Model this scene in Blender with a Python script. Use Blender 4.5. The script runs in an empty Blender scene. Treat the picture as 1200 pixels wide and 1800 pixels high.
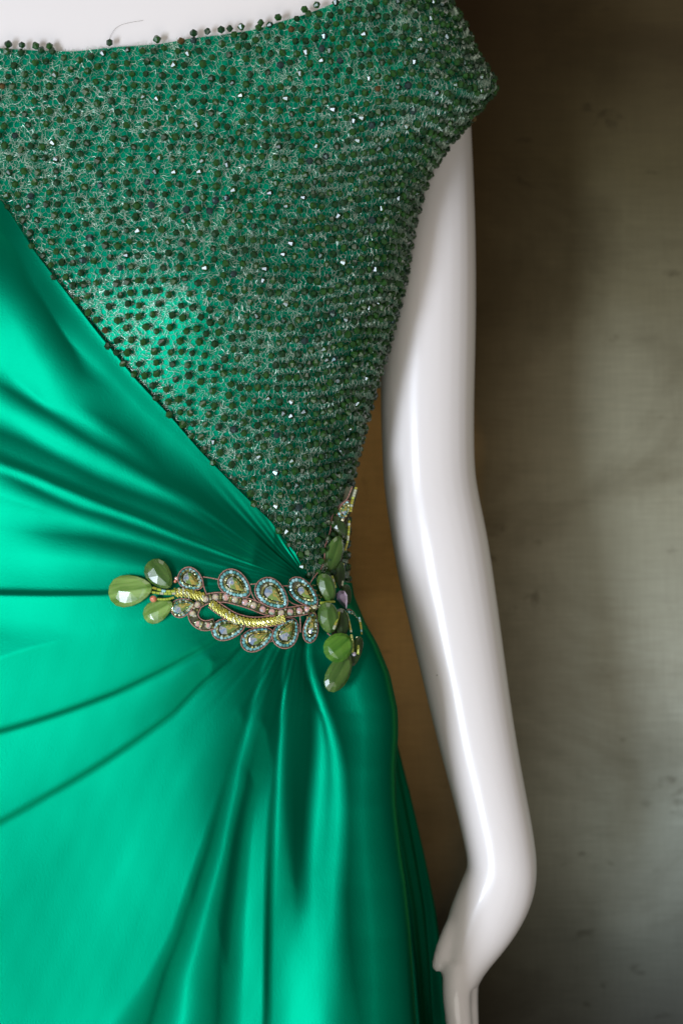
import bpy, math, random
import numpy as np

random.seed(7)
RNG = np.random.default_rng(11)
R_ = math.radians
SCN = bpy.context.scene
COL = SCN.collection

# ------------------------------------------------------------------ camera, world, lamps, exposure
S = 0.0004            # metres per photo pixel in the plane of the gown's front
D = 1.30              # camera distance to that plane
ZC = 1.10             # height of the camera and of the picture's centre
cam_d = bpy.data.cameras.new('camera')
cam = bpy.data.objects.new('camera', cam_d)
COL.objects.link(cam)
cam.location = (0, -D, ZC)
cam.rotation_euler = (R_(90), 0, 0)
cam_d.sensor_fit = 'HORIZONTAL'
cam_d.sensor_width = 24.0
cam_d.lens = 24.0 * D / (1200 * S)
cam_d.clip_end = 50
cam_d.dof.use_dof = True
cam_d.dof.focus_distance = D + 0.006
cam_d.dof.aperture_fstop = 3.4
SCN.camera = cam

world = bpy.data.worlds.new('World')
SCN.world = world
world.use_nodes = True
world.node_tree.nodes['Background'].inputs[0].default_value = (1.0, 0.97, 0.90, 1)
world.node_tree.nodes['Background'].inputs[1].default_value = 0.19


def area(name, az, el, dist, sx, sy, power, color, target=(0, 0.05, ZC)):
    d = bpy.data.lights.new(name, 'AREA')
    d.shape = 'RECTANGLE'
    d.size, d.size_y, d.energy, d.color = sx, sy, power, color
    o = bpy.data.objects.new(name, d)
    COL.objects.link(o)
    a, e = R_(az), R_(el)
    v = np.array([math.sin(a) * math.cos(e), -math.cos(a) * math.cos(e), math.sin(e)])
    p = np.array(target) + v * dist
    o.location = p
    import mathutils
    o.rotation_euler = mathutils.Vector(v).to_track_quat('Z', 'Y').to_euler()
    return o


WINDOW = area('window_light', -34, -11, 2.4, 0.42, 1.05, 43, (0.84, 0.95, 1.12))
area('side_window_light', -84, 0, 2.2, 0.9, 1.6, 9, (0.80, 0.90, 1.0))
area('overhead_fill', 0, 58, 2.6, 1.5, 0.9, 13, (1.0, 0.93, 0.86))  # added overhead fill, brightens the arm without striking the dark folds
area('low_fill', -8, -36, 2.2, 1.6, 1.0, 13, (1.0, 0.95, 0.90))  # added fill from low in front, lifts the hand and lower arm

SCN.view_settings.view_transform = 'Standard'
SCN.view_settings.look = 'None'
SCN.view_settings.exposure = 0.0
SCN.view_settings.gamma = 1.0
SCN.cycles.use_denoising = True
SCN.cycles.max_bounces = 8

# ------------------------------------------------------------------ helpers


def gsmooth(a, sig, axis=-1):
    """Gaussian smoothing along an axis with edge padding."""
    if sig <= 0.3:
        return a
    n = int(3 * sig) + 1
    k = np.exp(-0.5 * (np.arange(-n, n + 1) / sig) ** 2)
    k /= k.sum()
    a = np.moveaxis(np.asarray(a, float), axis, -1)
    pad = np.pad(a, [(0, 0)] * (a.ndim - 1) + [(n, n)], mode='edge')
    L = pad.shape[-1]
    F = np.fft.rfft(pad, L + 2 * n, axis=-1) * np.fft.rfft(k, L + 2 * n)
    out = np.fft.irfft(F, L + 2 * n, axis=-1)[..., 2 * n:2 * n + a.shape[-1]]
    return np.moveaxis(out, -1, axis)


def tab(pts, sig=12):
    p = np.array(pts, float)
    x = np.arange(p[0, 0], p[-1, 0] + 1)
    y = gsmooth(np.interp(x, p[:, 0], p[:, 1]), sig)
    return lambda v: np.interp(v, x, y)


def P(px, py, Y):
    """World point seen at photo pixel px, py and standing at depth Y."""
    px, py, Y = np.broadcast_arrays(np.asarray(px, float), np.asarray(py, float), np.asarray(Y, float))
    f = (D + Y) / D
    return np.stack([(px - 600) * S * f, Y, ZC + (900 - py) * S * f], -1)


def nrm(v):
    return v / np.maximum(np.linalg.norm(v, axis=-1, keepdims=True), 1e-12)


def noise1(n, seed, sig):
    r = np.random.default_rng(seed).normal(size=n)
    r = gsmooth(r, sig)
    return r / (np.abs(r).max() + 1e-9)


def mesh_data(name, verts, faces, mats=(), midx=None, smooth=False):
    me = bpy.data.meshes.new(name)
    verts = np.asarray(verts, float).reshape(-1, 3)
    if isinstance(faces, np.ndarray):
        k = faces.shape[1]
        me.vertices.add(len(verts))
        me.vertices.foreach_set('co', verts.ravel())
        me.loops.add(faces.size)
        me.loops.foreach_set('vertex_index', faces.ravel().astype(np.int32))
        me.polygons.add(len(faces))
        me.polygons.foreach_set('loop_start', (np.arange(len(faces)) * k).astype(np.int32))
        me.update(calc_edges=True)
    else:
        me.from_pydata([tuple(v) for v in verts], [], faces)
    for m in mats:
        me.materials.append(m)
    if midx is not None:
        me.polygons.foreach_set('material_index', np.asarray(midx, np.int32))
    me.polygons.foreach_set('use_smooth', [smooth] * len(me.polygons))
    me.update()
    return me


def link(name, me, parent=None, **props):
    o = bpy.data.objects.new(name, me)
    COL.objects.link(o)
    o.parent = parent
    for k, v in props.items():
        o[k] = v
    return o


def grid_faces(nr, nc, wrap=False):
    i, j = np.meshgrid(np.arange(nr - 1), np.arange(nc if wrap else nc - 1), indexing='ij')
    j2 = (j + 1) % nc
    return np.stack([i * nc + j, (i + 1) * nc + j, (i + 1) * nc + j2, i * nc + j2], -1).reshape(-1, 4)


class Bag:
    """Collects pieces that end up as one mesh."""

    def __init__(self):
        self.v, self.f, self.m, self.n = [], [], [], 0

    def add(self, verts, faces, m=0):
        self.v.append(np.asarray(verts, float))
        self.f += [tuple(int(i) + self.n for i in f) for f in faces]
        self.m += list(m) if hasattr(m, '__len__') else [m] * len(faces)
        self.n += len(verts)

    def link(self, name, mats, parent=None, smooth=False, **props):
        me = mesh_data(name, np.concatenate(self.v), self.f, mats, self.m, smooth)
        return link(name, me, parent, **props)


def tube_geo(pts, rad, k=6, closed=False):
    pts = np.asarray(pts, float)
    n = len(pts)
    t = nrm(np.roll(pts, -1, 0) - np.roll(pts, 1, 0)) if closed else nrm(np.gradient(pts, axis=0))
    up = np.where(np.abs(t[:, 1:2]) > 0.95, [[0, 0, 1.0]], [[0, 1.0, 0]])
    a = nrm(np.cross(t, up))
    b = np.cross(t, a)
    ang = np.arange(k) * 2 * math.pi / k
    rad = np.broadcast_to(np.asarray(rad, float), (n,))
    v = pts[:, None] + rad[:, None, None] * (np.cos(ang)[None, :, None] * a[:, None] + np.sin(ang)[None, :, None] * b[:, None])
    f = []
    for i in range(n if closed else n - 1):
        i2 = (i + 1) % n
        for j in range(k):
            j2 = (j + 1) % k
            f.append((i * k + j, i * k + j2, i2 * k + j2, i2 * k + j))
    if not closed:
        f.append(tuple(range(k))[::-1])
        f.append(tuple((n - 1) * k + j for j in range(k)))
    return v.reshape(-1, 3), f


def resample(pts, step):
    p = np.asarray(pts, float)
    # Catmull-like smoothing by dense linear sampling + gaussian
    d = np.r_[0, np.cumsum(np.linalg.norm(np.diff(p, axis=0), axis=1))]
    n = max(2, int(round(d[-1] / step)) + 1)
    m = max(n * 6, 30)
    s = np.linspace(0, d[-1], m)
    q = np.stack([np.interp(s, d, p[:, i]) for i in range(p.shape[1])], -1)
    q2 = gsmooth(q, m * 3.0 / max(d[-1], 1) * 1.2, axis=0)
    w = np.minimum(1, np.minimum(s, d[-1] - s) / 6.0)[:, None]
    q = q * (1 - w) + q2 * w
    k = np.linspace(0, m - 1, n)
    return np.stack([np.interp(k, np.arange(m), q[:, i]) for i in range(p.shape[1])], -1)


# ------------------------------------------------------------------ materials
def material(name, base, rough=0.4, metal=0.0, spec=0.5, coat=0.0, var=None, vscale=20, bump=None, **kw):
    m = bpy.data.materials.new(name)
    m.use_nodes = True
    nt = m.node_tree
    b = nt.nodes['Principled BSDF']
    b.inputs['Base Color'].default_value = (*base, 1)
    b.inputs['Roughness'].default_value = rough
    b.inputs['Metallic'].default_value = metal
    b.inputs['Specular IOR Level'].default_value = spec
    b.inputs['Coat Weight'].default_value = coat
    b.inputs['Coat Roughness'].default_value = 0.09
    for k, v in kw.items():
        b.inputs[k.replace('_', ' ')].default_value = v
    tc = nt.nodes.new('ShaderNodeTexCoord')
    if var:
        n = nt.nodes.new('ShaderNodeTexNoise')
        n.inputs['Scale'].default_value = vscale
        n.inputs['Detail'].default_value = 4
        nt.links.new(tc.outputs['Object'], n.inputs['Vector'])
        r = nt.nodes.new('ShaderNodeValToRGB')
        r.color_ramp.elements[0].position, r.color_ramp.elements[1].position = 0.35, 0.65
        r.color_ramp.elements[0].color = (*base, 1)
        r.color_ramp.elements[1].color = (*var, 1)
        nt.links.new(n.outputs['Fac'], r.inputs['Fac'])
        nt.links.new(r.outputs['Color'], b.inputs['Base Color'])
    if bump:
        n = nt.nodes.new('ShaderNodeTexNoise')
        n.inputs['Scale'].default_value = bump[0]
        n.inputs['Detail'].default_value = 2
        nt.links.new(tc.outputs['Object'], n.inputs['Vector'])
        bp = nt.nodes.new('ShaderNodeBump')
        bp.inputs['Strength'].default_value = bump[1]
        bp.inputs['Distance'].default_value = bump[2]
        nt.links.new(n.outputs['Fac'], bp.inputs['Height'])
        nt.links.new(bp.outputs['Normal'], b.inputs['Normal'])
    return m


M_SATIN = material('emerald_satin', (0.0002, 0.168, 0.085), 0.42, metal=0.9, spec=0.25, Specular_Tint=(0.0, 0.42, 0.22, 1), bump=(1000, 0.13, 0.0006))
M_LINING = material('emerald_lining', (0.0002, 0.31, 0.165), 0.52, metal=0.75, spec=0.2, Specular_Tint=(0.0, 0.42, 0.22, 1))
M_SKIN = material('gloss_white_plastic', (0.86, 0.80, 0.765), 0.30, spec=0.5, coat=0.4)
M_SPECK = material('scuff', (0.25, 0.22, 0.18), 0.6)
M_THREAD = material('silver_thread', (0.68, 0.82, 0.68), 0.28, metal=0.85)
M_FINE = material('tulle_thread', (0.30, 0.44, 0.34), 0.45, metal=0.3)
M_BEAD = [material('olive_crystal', (0.010, 0.044, 0.009), 0.20, spec=0.6, var=(0.024, 0.095, 0.014), vscale=420),
          material('bottle_green_crystal', (0.004, 0.026, 0.010), 0.20, spec=0.55, var=(0.014, 0.055, 0.012), vscale=420),
          material('gunmetal_crystal', (0.05, 0.085, 0.08), 0.14, metal=0.6),
          material('bronze_crystal', (0.16, 0.10, 0.035), 0.09, metal=0.6)]
M_CORD = material('rose_cord', (0.28, 0.115, 0.085), 0.55, var=(0.46, 0.24, 0.19), vscale=900)
M_BACK = material('olive_felt', (0.05, 0.055, 0.025), 0.8, var=(0.11, 0.10, 0.055), vscale=500)
M_GOLD = material('citrine_bugle', (0.36, 0.33, 0.02), 0.16, metal=0.35, spec=0.7, var=(0.60, 0.55, 0.10), vscale=380)
M_LIME = material('lime_bugle', (0.36, 0.46, 0.03), 0.12, metal=0.15, spec=0.7, var=(0.58, 0.66, 0.12), vscale=300)
M_SEED = [material('olive_seed', (0.09, 0.105, 0.02), 0.15, metal=0.35, spec=0.7),
          material('gold_seed', (0.42, 0.40, 0.14), 0.14, metal=0.6),
          material('pale_seed', (0.72, 0.74, 0.52), 0.12, metal=0.4)]
M_AQUA = [material('aqua_stone', (0.26, 0.62, 0.63), 0.10, metal=0.35, spec=0.8),
          material('sky_stone', (0.50, 0.84, 0.87), 0.08, metal=0.3, spec=0.8),
          material('teal_stone', (0.10, 0.38, 0.36), 0.10, metal=0.35, spec=0.8)]
M_CRY = [material('crystal_blue_facet', (0.40, 0.55, 0.78), 0.05, metal=0.6, spec=0.8),
         material('crystal_gold_facet', (0.85, 0.66, 0.18), 0.05, metal=0.6, spec=0.8),
         material('crystal_green_facet', (0.34, 0.50, 0.14), 0.05, metal=0.5, spec=0.8),
         material('crystal_clear_facet', (0.85, 0.88, 0.92), 0.04, metal=0.7, spec=0.8)]
M_ROSE = [material('stone_pink_facet', (0.86, 0.50, 0.44), 0.07, metal=0.3, spec=0.8),
          material('stone_champagne_facet', (0.88, 0.78, 0.52), 0.07, metal=0.4, spec=0.8),
          material('stone_sage_facet', (0.50, 0.64, 0.48), 0.07, metal=0.4, spec=0.8),
          material('stone_lilac_facet', (0.82, 0.74, 0.90), 0.06, metal=0.5, spec=0.8)]
M_LILAC = material('lilac_metal_stone', (0.42, 0.30, 0.42), 0.16, metal=0.7, var=(0.60, 0.50, 0.60), vscale=160)
M_CORAL = material('coral_bead', (0.60, 0.07, 0.05), 0.12, spec=0.7, var=(0.70, 0.35, 0.16), vscale=260)
M_HAIR = material('dark_hair', (0.10, 0.07, 0.05), 0.5)


def leaf_material(name, dark, light):
    m = material(name, dark, 0.24, spec=0.5, coat=0.15, var=light, vscale=30)
    nt = m.node_tree
    n = [x for x in nt.nodes if x.type == 'TEX_NOISE'][0]
    mp = nt.nodes.new('ShaderNodeMapping')
    mp.inputs['Scale'].default_value = (0.8, 7.0, 1.0)
    tc = [x for x in nt.nodes if x.type == 'TEX_COORD'][0]
    nt.links.new(tc.outputs['Object'], mp.inputs['Vector'])
    nt.links.new(mp.outputs['Vector'], n.inputs['Vector'])
    b = nt.nodes['Principled BSDF']
    b.inputs['Subsurface Weight'].default_value = 0.35
    b.inputs['Subsurface Radius'].default_value = (0.4, 1.0, 0.2)
    b.inputs['Subsurface Scale'].default_value = 0.006
    return m


M_LEAF = [leaf_material('leaf_stone_light', (0.085, 0.185, 0.022), (0.26, 0.40, 0.10)),
          leaf_material('leaf_stone_mid', (0.028, 0.080, 0.010), (0.10, 0.18, 0.035)),
          leaf_material('leaf_stone_dark', (0.016, 0.038, 0.008), (0.04, 0.075, 0.015)),
          leaf_material('leaf_stone_bright', (0.035, 0.13, 0.008), (0.11, 0.25, 0.025))]

# ------------------------------------------------------------------ backdrop (setting)


def build_backdrop():
    Yb = 0.250
    nx, nz = 160, 120
    X = np.linspace(-1.6, 1.6, nx)
    Z = np.linspace(0.1, 2.3, nz)
    xx, zz = np.meshgrid(X, Z)
    yy = Yb + 0.004 * np.sin(xx * 9 + 0.8 * np.sin(zz * 2)) + 0.003 * np.sin(xx * 21 + zz * 1.5) + 0.003 * np.sin(zz * 6 + xx * 3)
    v = np.stack([xx, yy, zz], -1).reshape(-1, 3)
    m = bpy.data.materials.new('painted_canvas')
    m.use_nodes = True
    nt = m.node_tree
    b = nt.nodes['Principled BSDF']
    b.inputs['Roughness'].default_value = 0.85
    b.inputs['Specular IOR Level'].default_value = 0.15
    tc = nt.nodes.new('ShaderNodeTexCoord')

    def noise(scale, detail, rough=0.55, dist=0.0, mapscale=None):
        n = nt.nodes.new('ShaderNodeTexNoise')
        n.inputs['Scale'].default_value = scale
        n.inputs['Detail'].default_value = detail
        n.inputs['Roughness'].default_value = rough
        n.inputs['Distortion'].default_value = dist
        src = tc.outputs['Object']
        if mapscale:
            mp = nt.nodes.new('ShaderNodeMapping')
            mp.inputs['Scale'].default_value = mapscale
            nt.links.new(src, mp.inputs['Vector'])
            src = mp.outputs['Vector']
        nt.links.new(src, n.inputs['Vector'])
        return n.outputs['Fac']

    def ramp(fac, stops):
        r = nt.nodes.new('ShaderNodeValToRGB')
        e = r.color_ramp.elements
        while len(e) < len(stops):
            e.new(0.5)
        for k, (p, c) in enumerate(stops):
            e[k].position = p
            e[k].color = (*c, 1)
        nt.links.new(fac, r.inputs['Fac'])
        return r.outputs['Color']

    def mix(kind, fac, a, c):
        x = nt.nodes.new('ShaderNodeMix')
        x.data_type = 'RGBA'
        x.blend_type = kind
        if isinstance(fac, float):
            x.inputs[0].default_value = fac
        else:
            nt.links.new(fac, x.inputs[0])
        for sock, val in ((x.inputs[6], a), (x.inputs[7], c)):
            if isinstance(val, tuple):
                sock.default_value = (*val, 1)
            else:
                nt.links.new(val, sock)
        return x.outputs[2]

    def mth(op, a, c=None, clamp=False):
        x = nt.nodes.new('ShaderNodeMath')
        x.operation = op
        x.use_clamp = clamp
        for i, val in enumerate((a, c)):
            if val is None:
                continue
            if isinstance(val, (int, float)):
                x.inputs[i].default_value = val
            else:
                nt.links.new(val, x.inputs[i])
        return x.outputs[0]

    sep = nt.nodes.new('ShaderNodeSeparateXYZ')
    nt.links.new(tc.outputs['Object'], sep.inputs[0])
    # hand-painted canvas: umber ground, sage-grey clouds of paint over it
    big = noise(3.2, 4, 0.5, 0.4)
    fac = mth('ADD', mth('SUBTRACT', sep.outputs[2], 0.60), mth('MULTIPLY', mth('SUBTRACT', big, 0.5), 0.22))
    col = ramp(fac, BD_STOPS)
    # the arm's soft shade painted into the canvas, browner towards the figure
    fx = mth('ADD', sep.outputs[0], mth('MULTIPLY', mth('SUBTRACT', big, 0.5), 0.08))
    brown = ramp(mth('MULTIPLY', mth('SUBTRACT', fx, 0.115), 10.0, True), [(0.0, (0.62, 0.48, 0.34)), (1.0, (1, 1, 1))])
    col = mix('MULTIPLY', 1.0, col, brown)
    # warm glow painted into the canvas colour low behind the waist
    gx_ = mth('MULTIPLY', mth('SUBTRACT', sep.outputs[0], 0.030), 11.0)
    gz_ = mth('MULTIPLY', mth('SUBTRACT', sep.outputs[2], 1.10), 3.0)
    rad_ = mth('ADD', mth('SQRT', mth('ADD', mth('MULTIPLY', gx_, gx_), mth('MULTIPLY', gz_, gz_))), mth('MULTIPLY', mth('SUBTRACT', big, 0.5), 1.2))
    warm_glow = ramp(rad_, [(0.25, (1, 1, 1)), (1.0, (0, 0, 0))])
    col = mix('MIX', warm_glow, col, (0.82, 0.45, 0.14))
    blot = ramp(noise(6.5, 5, 0.6, 0.6, (1, 1, 1.5)), [(0.33, (0.48, 0.44, 0.38)), (0.55, (1, 1, 1))])
    col = mix('MULTIPLY', 0.55, col, blot)
    spots = ramp(noise(26, 3, 0.6, 0.3, (1, 1, 1.6)), [(0.27, (0.35, 0.32, 0.28)), (0.34, (1, 1, 1))])
    col = mix('MULTIPLY', 0.5, col, spots)
    weave = ramp(noise(120, 3, 0.7, 0, (0.25, 1, 5)), [(0.3, (0.84, 0.84, 0.84)), (0.7, (1.1, 1.1, 1.1))])
    weave2 = ramp(noise(120, 3, 0.7, 0, (5, 1, 0.25)), [(0.3, (0.88, 0.88, 0.88)), (0.7, (1.08, 1.08, 1.08))])
    col = mix('MULTIPLY', 0.65, col, weave)
    col = mix('MULTIPLY', 0.5, col, weave2)
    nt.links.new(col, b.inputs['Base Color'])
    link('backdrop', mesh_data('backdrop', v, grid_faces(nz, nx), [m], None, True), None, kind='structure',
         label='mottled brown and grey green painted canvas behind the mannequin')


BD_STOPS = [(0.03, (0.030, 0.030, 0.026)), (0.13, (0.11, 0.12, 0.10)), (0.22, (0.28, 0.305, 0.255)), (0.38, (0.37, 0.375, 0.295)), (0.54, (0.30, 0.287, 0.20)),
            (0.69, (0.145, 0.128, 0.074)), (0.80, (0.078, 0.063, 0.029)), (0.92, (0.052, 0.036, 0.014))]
build_backdrop()

# ------------------------------------------------------------------ body shape shared by mannequin and gown
CX = 150.0
YAW = 0.14            # the figure is turned a little towards the window
yaw = tab([(-700, 0.14), (760, 0.14), (1080, 0.25), (2300, 0.25)], 60)
PEXP = 2.4
R_tab = tab([(-400, 520), (-250, 600), (-120, 715), (-40, 768), (0, 784), (30, 806), (60, 820), (100, 838), (130, 858), (150, 869), (158, 866),
             (180, 846), (210, 822), (250, 786), (300, 753), (350, 735), (400, 722), (500, 706), (600, 680), (700, 651),
             (800, 624), (860, 612), (900, 607), (1000, 605), (1050, 612), (1100, 632), (1140, 655), (1190, 675), (1250, 688),
             (1290, 689), (1350, 685), (1420, 686), (1500, 694), (1560, 702), (1650, 709), (1750, 712), (1800, 714), (2200, 735)], 5)
b_tab = tab([(-400, 0.040), (-150, 0.055), (0, 0.074), (150, 0.086), (300, 0.101), (480, 0.113), (620, 0.108), (800, 0.099),
             (950, 0.096), (1050, 0.098), (1250, 0.108), (1500, 0.120), (1800, 0.134), (2200, 0.16)], 60)
Y0 = 0.105


def prof(phi):
    """Depth profile of a flattened oval across the body, 1 at the front and -1 at the back."""
    return np.where(np.cos(phi) >= 0, 1.0, -0.5) * (1 - np.abs(np.sin(phi)) ** PEXP) ** (1 / PEXP)


def bumps(px, py):
    r = 0.013 * np.exp(-((px - 350) / 120) ** 2 - ((py - 500) / 125) ** 2)
    r += 0.013 * np.exp(-((px + 60) / 130) ** 2 - ((py - 470) / 125) ** 2)
    return r


def surf_raw(phi, py, shrink=1.0):
    a = R_tab(py) - CX
    px = CX + a * np.sin(phi) * shrink
    Y = Y0 - b_tab(py) * prof(phi) * shrink - yaw(py) * (px - CX) * S - bumps(px, py) * np.clip(np.cos(phi), 0, 1)
    return px, P(px, py, Y)


def surf(phi, py):
    """px, world point and outward normal of the body surface."""
    phi = np.asarray(phi, float)
    py = np.asarray(py, float)
    px, p = surf_raw(phi, py)
    e, ey = 0.004, 3.0
    _, p1 = surf_raw(phi + e, py)
    _, p0 = surf_raw(phi - e, py)
    _, q1 = surf_raw(phi, py + ey)
    _, q0 = surf_raw(phi, py - ey)
    n = nrm(np.cross(q1 - q0, p1 - p0))
    return px, p, n


def phi_of(px, py, lim=0.985):
    return np.arcsin(np.clip((np.asarray(px, float) - CX) / (R_tab(py) - CX), -lim, lim))


NECK = tab([(-600, 60), (-200, 72), (0, 84), (60, 88), (130, 90), (200, 82), (280, 77), (340, 66), (400, 59), (450, 51), (487, 39), (536, 25),
            (592, 3), (640, -22), (710, -80), (780, -130), (1200, -140)], 10)
EDGE_PTS = [(-700, -300), (-200, 130), (0, 352), (15, 372), (62, 445), (107, 500), (140, 541), (175, 585), (195, 609), (240, 665), (300, 730), (350, 790),
            (410, 853), (475, 920), (515, 975), (541, 1020)]
EDGE = tab(EDGE_PTS + [(560, 1026), (900, 1026)], 5)

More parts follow.
